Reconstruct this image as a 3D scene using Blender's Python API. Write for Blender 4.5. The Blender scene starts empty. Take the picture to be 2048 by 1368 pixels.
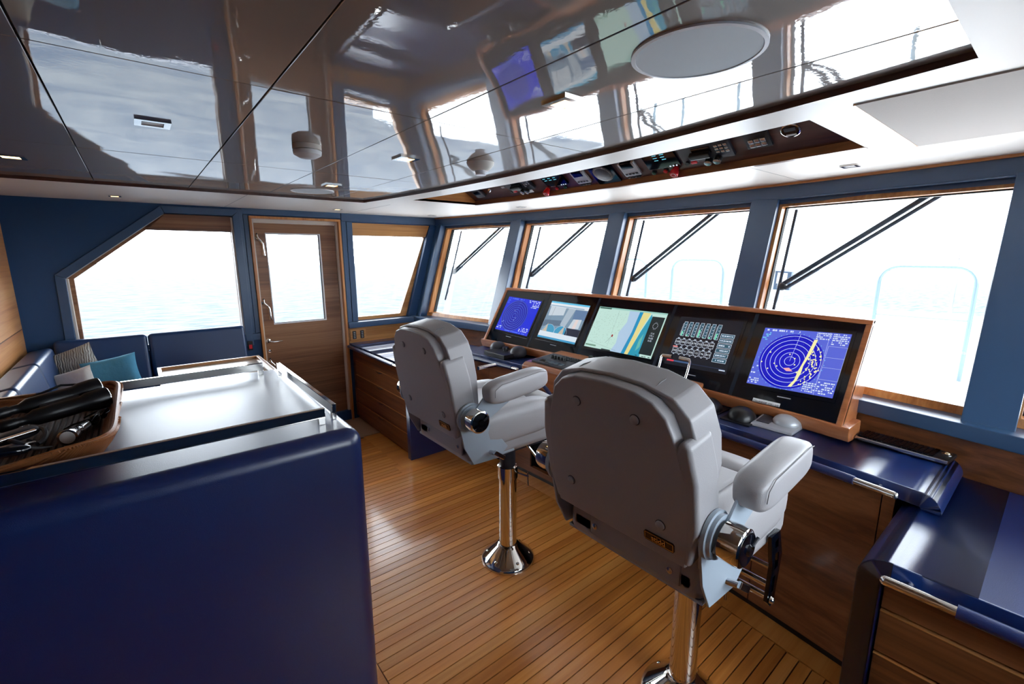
import bpy, bmesh, math, random
from mathutils import Vector, Matrix, Euler
from mathutils.geometry import tessellate_polygon
random.seed(7)
PI = math.pi
scn = bpy.context.scene
COL = scn.collection

# ------------------------------------------------------------------ camera, sky, exposure
cam_d = bpy.data.cameras.new('camera'); cam = bpy.data.objects.new('camera', cam_d); COL.objects.link(cam)
cam_d.sensor_fit = 'HORIZONTAL'; cam_d.sensor_width = 36.0; cam_d.lens = 912.0 / 2048 * 36.0
cam_d.clip_start = 0.02; cam_d.clip_end = 60000
right = Vector((0.77452, -0.63254, -0.00259)); down = Vector((-0.12183, -0.14516, -0.98188)); fwd = Vector((0.62071, 0.76080, -0.18949))
cam.matrix_world = Matrix(((right.x, -down.x, -fwd.x, 0), (right.y, -down.y, -fwd.y, 0), (right.z, -down.z, -fwd.z, 1.65), (0, 0, 0, 1)))
scn.camera = cam
world = bpy.data.worlds.new('sky'); scn.world = world; world.use_nodes = True
bg = world.node_tree.nodes['Background']; bg.inputs[0].default_value = (0.82, 0.91, 1.0, 1); bg.inputs[1].default_value = 12.0
scn.view_settings.view_transform = 'Standard'; scn.view_settings.look = 'None'
scn.view_settings.gamma = 1.0; scn.view_settings.exposure = 0.0; scn.view_settings.use_curve_mapping = False
scn.cycles.max_bounces = 10; scn.cycles.diffuse_bounces = 6; scn.cycles.glossy_bounces = 5
scn.cycles.transparent_max_bounces = 16; scn.cycles.sample_clamp_indirect = 8
scn.cycles.use_denoising = True

# ------------------------------------------------------------------ materials
def srgb(r, g, b):
    f = lambda c: (c / 255) / 12.92 if c / 255 <= .04045 else ((c / 255 + .055) / 1.055) ** 2.4
    return (f(r), f(g), f(b), 1)
def mat(name, col, rough=.5, metal=0, spec=.5, bump=None, coat=0, coat_r=.05, ior=None):
    m = bpy.data.materials.new(name); m.use_nodes = True; nt = m.node_tree; b = nt.nodes['Principled BSDF']
    b.inputs['Base Color'].default_value = col; b.inputs['Roughness'].default_value = rough
    b.inputs['Metallic'].default_value = metal; b.inputs['Specular IOR Level'].default_value = spec
    b.inputs['Coat Weight'].default_value = coat; b.inputs['Coat Roughness'].default_value = coat_r
    if ior: b.inputs['IOR'].default_value = ior
    if bump:
        kind, scale, strength, dist = bump
        tc = nt.nodes.new('ShaderNodeTexCoord'); bp = nt.nodes.new('ShaderNodeBump')
        if kind == 'voronoi':
            t = nt.nodes.new('ShaderNodeTexVoronoi'); t.inputs['Scale'].default_value = scale; out = t.outputs['Distance']
        else:
            t = nt.nodes.new('ShaderNodeTexNoise'); t.inputs['Scale'].default_value = scale; t.inputs['Detail'].default_value = 3; out = t.outputs['Fac']
        nt.links.new(tc.outputs['Object'], t.inputs['Vector']); nt.links.new(out, bp.inputs['Height'])
        bp.inputs['Strength'].default_value = strength; bp.inputs['Distance'].default_value = dist
        nt.links.new(bp.outputs['Normal'], b.inputs['Normal'])
    return m
def wood(name, c0, c1, c2, axis='y', rough=.35, scale=34, along=1.6, coat=.3, rand=0.0):
    m = bpy.data.materials.new(name); m.use_nodes = True; nt = m.node_tree; N = nt.nodes; Lk = nt.links; b = N['Principled BSDF']
    tc = N.new('ShaderNodeTexCoord'); mp = N.new('ShaderNodeMapping'); oi = N.new('ShaderNodeObjectInfo')
    s = [scale] * 3; s['xyz'.index(axis)] = along; mp.inputs['Scale'].default_value = s
    Lk.new(tc.outputs['Object'], mp.inputs['Vector'])
    mu = N.new('ShaderNodeMath'); mu.operation = 'MULTIPLY'; mu.inputs[1].default_value = 37.0; Lk.new(oi.outputs['Random'], mu.inputs[0])
    cx = N.new('ShaderNodeCombineXYZ'); [Lk.new(mu.outputs[0], cx.inputs[i]) for i in range(3)]; Lk.new(cx.outputs[0], mp.inputs['Location'])
    n1 = N.new('ShaderNodeTexNoise'); n1.inputs['Scale'].default_value = 1.0; n1.inputs['Detail'].default_value = 7; n1.inputs['Roughness'].default_value = .62; n1.inputs['Distortion'].default_value = .5
    Lk.new(mp.outputs[0], n1.inputs['Vector'])
    n2 = N.new('ShaderNodeTexNoise'); n2.inputs['Scale'].default_value = .16; n2.inputs['Detail'].default_value = 2; Lk.new(mp.outputs[0], n2.inputs['Vector'])
    mx = N.new('ShaderNodeMath'); mx.operation = 'MULTIPLY_ADD'; mx.inputs[1].default_value = .55; Lk.new(n2.outputs['Fac'], mx.inputs[0])
    h = N.new('ShaderNodeMath'); h.operation = 'MULTIPLY'; h.inputs[1].default_value = .5; Lk.new(n1.outputs['Fac'], h.inputs[0]); Lk.new(h.outputs[0], mx.inputs[2])
    r = N.new('ShaderNodeValToRGB'); e = r.color_ramp.elements
    e[0].position = .40; e[0].color = c0; e[1].position = .66; e[1].color = c2; k = e.new(.52); k.color = c1
    Lk.new(mx.outputs[0], r.inputs['Fac'])
    if rand > 0:
        hs = N.new('ShaderNodeHueSaturation'); ml = N.new('ShaderNodeMapRange'); ml.inputs['To Min'].default_value = 1 - rand; ml.inputs['To Max'].default_value = 1 + rand
        Lk.new(oi.outputs['Random'], ml.inputs['Value']); Lk.new(ml.outputs[0], hs.inputs['Value']); Lk.new(r.outputs[0], hs.inputs['Color']); Lk.new(hs.outputs[0], b.inputs['Base Color'])
    else:
        Lk.new(r.outputs[0], b.inputs['Base Color'])
    b.inputs['Roughness'].default_value = rough; b.inputs['Coat Weight'].default_value = coat; b.inputs['Coat Roughness'].default_value = .12
    bp = N.new('ShaderNodeBump'); bp.inputs['Strength'].default_value = .12; bp.inputs['Distance'].default_value = .001
    Lk.new(n1.outputs['Fac'], bp.inputs['Height']); Lk.new(bp.outputs[0], b.inputs['Normal'])
    return m
def emit(name, col, s=1.0):
    m = bpy.data.materials.new(name); m.use_nodes = True; nt = m.node_tree; b = nt.nodes['Principled BSDF']
    b.inputs['Base Color'].default_value = (.01, .01, .01, 1); b.inputs['Roughness'].default_value = .25
    b.inputs['Emission Color'].default_value = col; b.inputs['Emission Strength'].default_value = s
    return m
def glass(name, tint=(1, 1, 1, 1)):
    m = bpy.data.materials.new(name); m.use_nodes = True; nt = m.node_tree; nt.nodes.clear()
    o = nt.nodes.new('ShaderNodeOutputMaterial'); t = nt.nodes.new('ShaderNodeBsdfTransparent'); g = nt.nodes.new('ShaderNodeBsdfGlossy')
    t.inputs[0].default_value = tint; g.inputs['Roughness'].default_value = .01
    f = nt.nodes.new('ShaderNodeFresnel'); f.inputs['IOR'].default_value = 1.25; x = nt.nodes.new('ShaderNodeMixShader')
    nt.links.new(f.outputs[0], x.inputs[0]); nt.links.new(t.outputs[0], x.inputs[1]); nt.links.new(g.outputs[0], x.inputs[2]); nt.links.new(x.outputs[0], o.inputs[0])
    return m
M = {}
M['leather'] = mat('navy leather', srgb(4, 34, 88), .36, bump=('voronoi', 420, .35, .0008), coat=.85, coat_r=.30)
M['wall_blue'] = mat('blue wall leather', srgb(20, 66, 112), .55, bump=('voronoi', 500, .3, .0006))
M['trim_blue'] = mat('blue trim leather', srgb(44, 78, 114), .42, bump=('voronoi', 500, .25, .0006), coat=.7, coat_r=.28)
M['sofa'] = mat('sofa leather', srgb(24, 56, 100), .36, bump=('noise', 60, .25, .002))
M['vinyl'] = mat('grey vinyl', srgb(168, 166, 168), .38, bump=('voronoi', 380, .22, .0007))
M['vinyl_dark'] = mat('seam thread', srgb(120, 118, 118), .6)
M['paint'] = mat('grey blue paint', srgb(165, 178, 190), .35)
M['chrome'] = mat('chrome', srgb(222, 220, 216), .05, 1)
M['steel'] = mat('steel', srgb(200, 202, 206), .16, 1)
M['rail_steel'] = mat('darkened steel', srgb(96, 112, 120), .35, .8)  # steel darkened so the rails do not wash out white in the outdoor light
M['brass'] = mat('champagne metal', srgb(214, 196, 160), .2, 1)
M['bronze'] = mat('smoked chrome', srgb(96, 72, 50), .12, 1)
M['black'] = mat('black plastic', srgb(20, 21, 24), .35)
M['black_gloss'] = mat('black gloss', srgb(4, 10, 20), .06, spec=.6)
M['charcoal'] = mat('charcoal plastic', srgb(52, 55, 62), .4)
M['white'] = mat('white plastic', srgb(228, 230, 232), .4)
M['offwhite'] = mat('warm white plastic', srgb(214, 208, 198), .45)
M['silver'] = mat('silver plastic', srgb(176, 180, 186), .35, .3)
M['soffit'] = mat('cream leather soffit', srgb(224, 216, 206), .38, bump=('noise', 9, .05, .004))
M['red'] = mat('red plastic', srgb(214, 34, 46), .3)
M['green'] = mat('green plastic', srgb(70, 120, 96), .4)
M['caulk'] = mat('dark caulk', srgb(46, 22, 14), .6)
M['beige'] = mat('beige landing', srgb(176, 142, 116), .5, bump=('noise', 120, .2, .002))
M['teak'] = wood('teak plank', srgb(182, 108, 44), srgb(206, 130, 58), srgb(222, 152, 78), 'x', .30, 30, 1.0, .35, .13)
M['walnut_y'] = wood('walnut veneer', srgb(88, 50, 28), srgb(122, 74, 42), srgb(148, 94, 58), 'y', .38, 42, 1.3, .2)
M['walnut_x'] = wood('walnut veneer fore-aft', srgb(104, 68, 44), srgb(134, 92, 62), srgb(158, 116, 82), 'x', .40, 60, 1.3, .15)
M['oak_x'] = wood('oak trim fore-aft', srgb(168, 112, 58), srgb(196, 140, 80), srgb(214, 162, 102), 'x', .36, 60, 1.3, .25)
M['oak_y'] = wood('oak trim athwart', srgb(176, 110, 56), srgb(204, 138, 76), srgb(222, 164, 102), 'y', .34, 60, 1.3, .3)
M['oak_z'] = wood('oak trim upright', srgb(170, 108, 56), srgb(200, 134, 74), srgb(218, 160, 98), 'z', .34, 60, 1.3, .3)
M['dark_wood'] = wood('dark walnut panel', srgb(58, 32, 22), srgb(80, 46, 32), srgb(100, 60, 42), 'y', .35, 36, 1.2, .3)
M['hood_wood'] = wood('varnished teak', srgb(150, 88, 52), srgb(176, 108, 66), srgb(196, 128, 82), 'y', .28, 44, 1.2, .4)
M['wicker'] = mat('brown wicker', srgb(150, 92, 52), .42, bump=('noise', 160, .6, .003))
M['wicker_dark'] = mat('dark wicker', srgb(70, 42, 26), .5, bump=('noise', 200, .6, .003))
M['glass'] = glass('window glass')
M['rubber'] = mat('black rubber', srgb(14, 15, 17), .6)
M['deck_white'] = mat('white deck paint', srgb(236, 238, 240), .4)
M['deck_teak'] = wood('pale deck teak', srgb(200, 170, 140), srgb(214, 186, 158), srgb(226, 200, 172), 'x', .6, 20, 1, 0)
M['canvas'] = mat('beige canvas', srgb(208, 192, 176), .8, bump=('noise', 6, .6, .05))
M['wiper'] = mat('grey wiper metal', srgb(26, 34, 46), .6, 0, spec=.15)
M['cushion_blue'] = mat('blue cushion', srgb(78, 150, 184), .85, bump=('noise', 14, .5, .02))
M['cushion_white'] = mat('white cushion', srgb(214, 212, 206), .85, bump=('noise', 14, .5, .02))
M['knit'] = mat('grey knit', srgb(186, 182, 172), .9)
M['screen_text'] = emit('screen white', srgb(225, 235, 245), 1.0)
M['lamp_warm'] = emit('warm lamp', srgb(255, 214, 150), 5.0)
M['lamp_off'] = mat('frosted lens', srgb(240, 240, 240), .4)
# knit pattern
nt = M['knit'].node_tree; b = nt.nodes['Principled BSDF']; w = nt.nodes.new('ShaderNodeTexWave'); w.inputs['Scale'].default_value = 26; w.inputs['Distortion'].default_value = 5
tc = nt.nodes.new('ShaderNodeTexCoord'); nt.links.new(tc.outputs['Object'], w.inputs['Vector']); bp = nt.nodes.new('ShaderNodeBump'); bp.inputs['Distance'].default_value = .012
nt.links.new(w.outputs['Fac'], bp.inputs['Height']); nt.links.new(bp.outputs[0], b.inputs['Normal'])
# lacquered ceiling: taupe under a mirror coat with a faint waviness
m = M['lacquer'] = bpy.data.materials.new('taupe lacquer'); m.use_nodes = True; nt = m.node_tree; b = nt.nodes['Principled BSDF']
b.inputs['Base Color'].default_value = srgb(138, 122, 106); b.inputs['Roughness'].default_value = .5; b.inputs['Specular IOR Level'].default_value = .3
b.inputs['Coat Weight'].default_value = 1; b.inputs['Coat Roughness'].default_value = .012; b.inputs['Coat IOR'].default_value = 3.8
tc = nt.nodes.new('ShaderNodeTexCoord'); n1 = nt.nodes.new('ShaderNodeTexNoise'); n1.inputs['Scale'].default_value = 3.0; n1.inputs['Detail'].default_value = 1.0
n2 = nt.nodes.new('ShaderNodeTexNoise'); n2.inputs['Scale'].default_value = 90; n2.inputs['Detail'].default_value = 2
nt.links.new(tc.outputs['Object'], n1.inputs['Vector']); nt.links.new(tc.outputs['Object'], n2.inputs['Vector'])
b1 = nt.nodes.new('ShaderNodeBump'); b1.inputs['Strength'].default_value = .35; b1.inputs['Distance'].default_value = .006
b2 = nt.nodes.new('ShaderNodeBump'); b2.inputs['Strength'].default_value = .12; b2.inputs['Distance'].default_value = .0004
nt.links.new(n1.outputs['Fac'], b1.inputs['Height']); nt.links.new(n2.outputs['Fac'], b2.inputs['Height']); nt.links.new(b1.outputs[0], b2.inputs['Normal'])
nt.links.new(b2.outputs[0], b.inputs['Coat Normal'])
# sea
m = M['sea'] = bpy.data.materials.new('sea'); m.use_nodes = True; nt = m.node_tree; b = nt.nodes['Principled BSDF']
b.inputs['Roughness'].default_value = .7; b.inputs['Specular IOR Level'].default_value = .05
tc = nt.nodes.new('ShaderNodeTexCoord'); mp = nt.nodes.new('ShaderNodeMapping'); mp.inputs['Scale'].default_value = (.35, .9, 1)
n1 = nt.nodes.new('ShaderNodeTexNoise'); n1.inputs['Scale'].default_value = .6; n1.inputs['Detail'].default_value = 7; n1.inputs['Roughness'].default_value = .62
nt.links.new(tc.outputs['Object'], mp.inputs['Vector']); nt.links.new(mp.outputs[0], n1.inputs['Vector'])
r = nt.nodes.new('ShaderNodeValToRGB'); r.color_ramp.elements[0].position = .38; r.color_ramp.elements[0].color = (.034, .046, .064, 1); r.color_ramp.elements[1].position = .6; r.color_ramp.elements[1].color = (.088, .094, .098, 1)
nt.links.new(n1.outputs['Fac'], r.inputs[0]); nt.links.new(r.outputs[0], b.inputs['Base Color'])
bp = nt.nodes.new('ShaderNodeBump'); bp.inputs['Strength'].default_value = .8; bp.inputs['Distance'].default_value = .5; nt.links.new(n1.outputs['Fac'], bp.inputs['Height']); nt.links.new(bp.outputs[0], b.inputs['Normal'])

# ------------------------------------------------------------------ mesh helpers
WL = {}
def wloc(o): return WL.get(o.name, Vector((0, 0, 0))) if o else Vector((0, 0, 0))
def wn_(ob):
    md = ob.modifiers.new('weighted_normals', 'WEIGHTED_NORMAL'); md.keep_sharp = True; md.weight = 50
class MB:
    def __init__(s): s.v = []; s.f = []
    def add(s, vs, fs):
        n = len(s.v); s.v += [tuple(v) for v in vs]; s.f += [tuple(i + n for i in f) for f in fs]; return s
    def hexa(s, p):   # p: 8 corners, bottom ring 0-3 then top ring 4-7
        return s.add(p, [(3, 2, 1, 0), (4, 5, 6, 7), (0, 1, 5, 4), (1, 2, 6, 5), (2, 3, 7, 6), (3, 0, 4, 7)])
    def box(s, x0, x1, y0, y1, z0, z1):
        return s.hexa([(x0, y0, z0), (x1, y0, z0), (x1, y1, z0), (x0, y1, z0), (x0, y0, z1), (x1, y0, z1), (x1, y1, z1), (x0, y1, z1)])
    def frame_box(s, O, u, v, w, hu, hv, hw):   # oriented box, half sizes
        O = Vector(O); c = []
        for k in (-1, 1):
            for a, b_ in ((-1, -1), (1, -1), (1, 1), (-1, 1)):
                c.append(O + u * hu * a + v * hv * b_ + w * hw * k)
        return s.hexa(c)
    def tube(s, path, r, n=12, cap=True, closed=False):
        P = [Vector(p) for p in path]; m = len(P); rr = r if isinstance(r, (list, tuple)) else [r] * m
        T = []
        for i in range(m):
            a = P[(i - 1) % m] if (closed or i > 0) else P[i]; b_ = P[(i + 1) % m] if (closed or i < m - 1) else P[i]
            T.append((b_ - a).normalized())
        up = Vector((0, 0, 1)) if abs(T[0].z) < .9 else Vector((1, 0, 0))
        nrm = T[0].cross(up).normalized(); vs = []
        for i in range(m):
            nrm = (nrm - T[i] * nrm.dot(T[i])).normalized(); bi = T[i].cross(nrm)
            for k in range(n):
                a = 2 * PI * k / n; vs.append(P[i] + (nrm * math.cos(a) + bi * math.sin(a)) * rr[i])
        fs = []
        for i in range(m if closed else m - 1):
            j = (i + 1) % m
            for k in range(n): fs.append((i * n + k, i * n + (k + 1) % n, j * n + (k + 1) % n, j * n + k))
        if cap and not closed: fs += [tuple(range(n - 1, -1, -1)), tuple((m - 1) * n + k for k in range(n))]
        return s.add(vs, fs)
    def lathe(s, O, prof, n=28, axis=Vector((0, 0, 1))):   # prof: (radius, height) along axis
        O = Vector(O); axis = axis.normalized(); up = Vector((1, 0, 0)) if abs(axis.x) < .9 else Vector((0, 1, 0))
        a = axis.cross(up).normalized(); b_ = axis.cross(a); vs = []; fs = []
        for (r, h) in prof:
            for k in range(n):
                t = 2 * PI * k / n; vs.append(O + axis * h + (a * math.cos(t) + b_ * math.sin(t)) * r)
        for i in range(len(prof) - 1):
            for k in range(n): fs.append((i * n + k, i * n + (k + 1) % n, (i + 1) * n + (k + 1) % n, (i + 1) * n + k))
        fs += [tuple(range(n - 1, -1, -1)), tuple((len(prof) - 1) * n + k for k in range(n))]
        return s.add(vs, fs)
    def sell(s, O, a, b_, c, e=.5, e2=None, nu=28, nv=16, u=Vector((1, 0, 0)), v=Vector((0, 1, 0)), w=Vector((0, 0, 1))):   # superellipsoid
        e2 = e if e2 is None else e2; O = Vector(O); vs = []; fs = []
        sp = lambda t, q: math.copysign(abs(t) ** q, t)
        for i in range(nv + 1):
            ph = -PI / 2 + PI * i / nv
            for k in range(nu):
                th = 2 * PI * k / nu
                vs.append(O + u * (a * sp(math.cos(ph), e2) * sp(math.cos(th), e)) + v * (b_ * sp(math.cos(ph), e2) * sp(math.sin(th), e)) + w * (c * sp(math.sin(ph), e2)))
        for i in range(nv):
            for k in range(nu): fs.append((i * nu + k, i * nu + (k + 1) % nu, (i + 1) * nu + (k + 1) % nu, (i + 1) * nu + k))
        return s.add(vs, fs)
    def prism(s, O, u, v, w, poly, t0, t1, holes=()):   # poly in (u,v), thickness along w from t0 to t1
        O = Vector(O); rings = [list(poly)] + [list(h) for h in holes]
        flat = [p for r_ in rings for p in r_]; tri = tessellate_polygon([[Vector((p[0], p[1], 0)) for p in r_] for r_ in rings]); n = len(flat)
        vs = [O + u * p[0] + v * p[1] + w * t0 for p in flat] + [O + u * p[0] + v * p[1] + w * t1 for p in flat]
        fs = [tuple(t) for t in tri] + [tuple(i + n for i in t[::-1]) for t in tri]; k = 0
        for r_ in rings:
            m_ = len(r_)
            for i in range(m_): fs.append((k + i, k + (i + 1) % m_, k + (i + 1) % m_ + n, k + i + n))
            k += m_
        return s.add(vs, fs)
    def build(s, name, m, parent=None, smooth=False, bevel=0, seg=2, sub=0):
        o_ = wloc(parent); me = bpy.data.meshes.new(name)
        me.from_pydata([(a - o_.x, b_ - o_.y, c - o_.z) for a, b_, c in s.v], [], s.f); me.validate()
        bm = bmesh.new(); bm.from_mesh(me); bmesh.ops.recalc_face_normals(bm, faces=bm.faces)
        if bevel > 0:
            es = [e for e in bm.edges if len(e.link_faces) == 2 and e.calc_face_angle(0) > .5]
            bmesh.ops.bevel(bm, geom=es, offset=bevel, segments=seg, profile=.5, affect='EDGES', clamp_overlap=True)
        for f_ in bm.faces: f_.smooth = smooth or bevel > 0
        if (smooth or bevel > 0):
            for e in bm.edges:
                if len(e.link_faces) == 2 and e.calc_face_angle(0) > .75: e.smooth = False
        bm.to_mesh(me); bm.free()
        ob = bpy.data.objects.new(name, me); COL.objects.link(ob)
        if m: me.materials.append(M[m] if isinstance(m, str) else m)
        if bevel > 0: wn_(ob)
        if parent: ob.parent = parent
        WL[ob.name] = o_
        return ob
def tag(o, label=None, cat=None, group=None, kind=None):
    if label: o['label'] = label
    if cat: o['category'] = cat
    if group: o['group'] = group
    if kind: o['kind'] = kind
    return o
def thing(name, label, cat, loc, group=None):
    o = bpy.data.objects.new(name, None); COL.objects.link(o); o.location = loc; o.empty_display_size = .05
    WL[o.name] = Vector(loc); return tag(o, label, cat, group)
def struct(o): o['kind'] = 'structure'; return o
def sempty(name, loc=(0, 0, 0)):
    o = bpy.data.objects.new(name, None); COL.objects.link(o); o.location = loc; WL[o.name] = Vector(loc); return struct(o)
def copy_tree(o, parent=None):
    c = o.copy(); COL.objects.link(c)
    if parent: c.parent = parent
    WL[c.name] = WL.get(o.name, Vector((0, 0, 0)))
    for ch in list(o.children): copy_tree(ch, c)
    return c
X = Vector((1, 0, 0)); Y = Vector((0, 1, 0)); Z = Vector((0, 0, 1))
def text(body, O, u, v, size, m, parent, name='lettering', ext=.0004, align='CENTER', bold=False):
    cu = bpy.data.curves.new('t', 'FONT'); cu.body = body; cu.size = size; cu.extrude = ext; cu.align_x = align; cu.align_y = 'CENTER'
    if bold: cu.offset = size * .02
    ob = bpy.data.objects.new('t', cu); COL.objects.link(ob); dg = bpy.context.evaluated_depsgraph_get(); me = bpy.data.meshes.new_from_object(ob.evaluated_get(dg))
    bpy.data.objects.remove(ob); w = u.cross(v)
    mt = Matrix(((u.x, v.x, w.x, O[0]), (u.y, v.y, w.y, O[1]), (u.z, v.z, w.z, O[2]), (0, 0, 0, 1))); me.transform(mt)
    o_ = wloc(parent); me.transform(Matrix.Translation(-o_)); me.materials.clear(); me.materials.append(M[m] if isinstance(m, str) else m)
    r = bpy.data.objects.new(name, me); COL.objects.link(r); r.parent = parent; WL[r.name] = o_; return r

# ------------------------------------------------------------------ room measures
K = .05; YC = 1.93
def arc(x0, y): return x0 - K * (y - YC) ** 2
YW, YS, CZ, GZ = 4.45, -.89, 2.03, 2.045
def ys(a, b_, n): return [a + (b_ - a) * i / n for i in range(n + 1)]
def sweep(mb, prof, y0, y1, n=24):   # prof: polygon of (x0, z); swept athwart along the bow arc
    Y_ = ys(y0, y1, n); m_ = len(prof); vs = []
    for y in Y_: vs += [(arc(p[0], y), y, p[1]) for p in prof]
    fs = []
    for i in range(n):
        for k in range(m_): fs.append((i * m_ + k, i * m_ + (k + 1) % m_, (i + 1) * m_ + (k + 1) % m_, (i + 1) * m_ + k))
    fs += [tuple(range(m_ - 1, -1, -1)), tuple(n * m_ + k for k in range(m_))]
    return mb.add(vs, fs)

# ------------------------------------------------------------------ floor
floor = struct(MB().box(-2.6, 2.6, -.9, 4.46, -.06, -.008).build('floor', 'caulk'))
pitch = .0495; y_first = .372
k0 = int((y_first + .86) / pitch)
pm = {}
def plank(x0, x1, y0, y1, m='teak', nm='plank'):
    MB().box(x0, x1, y0 + .0022, y1 - .0022, -.008, 0).build(nm, m, floor)
XB = lambda y: arc(2.03, y) - .003
for i in range(99):
    ya = y_first + .02 + (i - k0) * pitch; yb = ya + pitch; ym = (ya + yb) / 2
    if ym > 3.93: break
    xe = XB(ym) if ym < 3.10 else 1.56 - .08
    if ym < .28: xe = 1.5
    xs = .574 if 1.36 < ym < 2.55 else -2.55
    if 3.10 < ym < 3.17: xe = 1.40
    if ym > 3.93: xs = -.6
    # stagger long planks in two lengths
    if xe - xs > 2.4:
        c = xs + .9 + .8 * ((i * 7) % 5) / 5
        plank(xs, c - .0008, ya, yb); plank(c + .0008, xe, ya, yb)
    else: plank(xs, xe, ya, yb)
# margin boards
mb = MB(); sweep(mb, [(2.033, -.008), (2.16, -.008), (2.16, 0), (2.033, 0)], .30, 3.15, 20); mb.build('margin_board', 'teak', floor)
MB().box(.515, .570, 1.40, 2.6, -.008, 0).build('margin_board', 'teak', floor)
MB().box(1.44, 1.60, 3.12, 3.93, -.008, .0005).build('margin_board', 'teak', floor)
MB().box(1.40, 1.95, 3.06, 3.20, -.008, .0004).build('margin_board', 'teak', floor)
MB().box(.60, 1.62, 3.94, 4.47, -.008, .006).build('landing', 'beige', floor)

# ------------------------------------------------------------------ ceiling
ceil = sempty('ceiling', (0, 0, CZ))
gx = [-.97, -.54, -.115, .307, .733, 1.155]; gy = [.185, 1.30, 2.42, 3.50]
def gfront(y): return arc(1.50, y)
for i in range(6):
    for j in range(3):
        y0, y1 = gy[j] + .0018, gy[j + 1] - .0018; x0 = gx[i] + .0018
        if i < 5: poly = [(x0, y0), (gx[i + 1] - .0018, y0), (gx[i + 1] - .0018, y1), (x0, y1)]
        else: poly = [(x0, y0)] + [(gfront(y), y) for y in ys(y0, y1, 8)] + [(x0, y1)]
        dz = random.uniform(-.0004, .0004)
        MB().prism((0, 0, 0), X, Y, Z, poly, GZ + dz, GZ + .02).build('ceiling_panel', 'lacquer', ceil, bevel=.0012, seg=1)
MB().box(-2.6, 3.3, -1.1, 4.8, GZ + .30, GZ + .34).build('ceiling_deck', 'soffit', ceil)
MB().prism((0, 0, 0), X, Y, Z, [(-1.0, .16), (1.53, .16), (1.56, 3.52), (-1.0, 3.52)], GZ + .0225, GZ + .03).build('ceiling_backing', 'rubber', ceil)
# cream soffit around the lacquer field; hole for lacquer and for the overhead console
def oh(x0, y): return arc(x0, y)
OY0, OY1 = .555, 3.08
outer = [(-2.55, YS - .05)] + [(arc(2.90, y), y) for y in ys(YS - .05, YW + .05, 24)] + [(-2.55, YW + .05)]
gl_hole = [(-.97, gy[0])] + [(gfront(y), y) for y in ys(gy[0], gy[3] - .05, 16)] + [(-.97, gy[3] - .05)]
oh_hole = [(oh(1.665, y), y) for y in ys(OY0, OY1, 16)] + [(oh(2.23, y), y) for y in ys(OY1, OY0, 16)]
# vent hatch, joined panels
MB().prism((0, 0, 0), X, Y, Z, outer, CZ, GZ + .001, holes=[gl_hole, oh_hole]).build('soffit', 'soffit', ceil)
mb = MB()
for (ya, yb, xr) in ((1.0, 1.0, 0), (3.3, 3.3, 0)):
    mb.box(arc(2.23, ya), arc(2.88, ya), ya - .001, ya + .001, CZ - .0006, CZ)
mb.box(-.9, -.898, 3.46, 4.45, CZ - .0006, CZ); mb.box(.62, .622, 3.46, 4.45, CZ - .0006, CZ); mb.box(1.6, 1.602, 3.46, 4.45, CZ - .0006, CZ)
mb.build('soffit_seam', 'vinyl_dark', ceil)
gp = [(gfront(y) - .003, y) for y in ys(gy[0], gy[3] - .05, 20)]
mb = MB()
for (a, c) in zip(gp, gp[1:]): mb.hexa([(a[0], a[1], CZ - .001), (a[0] + .004, a[1], CZ - .001), (c[0] + .004, c[1], CZ - .001), (c[0], c[1], CZ - .001), (a[0], a[1], GZ), (a[0] + .004, a[1], GZ), (c[0] + .004, c[1], GZ), (c[0], c[1], GZ)])
mb.build('recess_edge', 'dark_wood', ceil)
MB().box(-.97, 1.41, 3.444, 3.450, CZ - .001, GZ).build('recess_edge', 'dark_wood', ceil)
# golden bead where soffit meets the window header
mb = MB(); sweep(mb, [(2.868, CZ - .012), (2.884, CZ - .012), (2.884, CZ + .002), (2.868, CZ + .002)], YS, YW, 30); mb.build('cornice_bead', 'oak_y', ceil)
# vent grille panel in the starboard soffit
hp = [(1.50, .425), (2.235, .425), (2.20, -.30), (1.47, -.30)]
MB().prism((0, 0, 0), X, Y, Z, hp, CZ - .004, CZ + .001).build('fabric_panel', mat('fabric panel', srgb(196, 186, 176), .8, bump=('noise', 200, .3, .002)), ceil)
MB().box(1.50, 2.235, .426, .431, CZ - .004, CZ + .001).build('panel_edge', 'oak_x', ceil)

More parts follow.
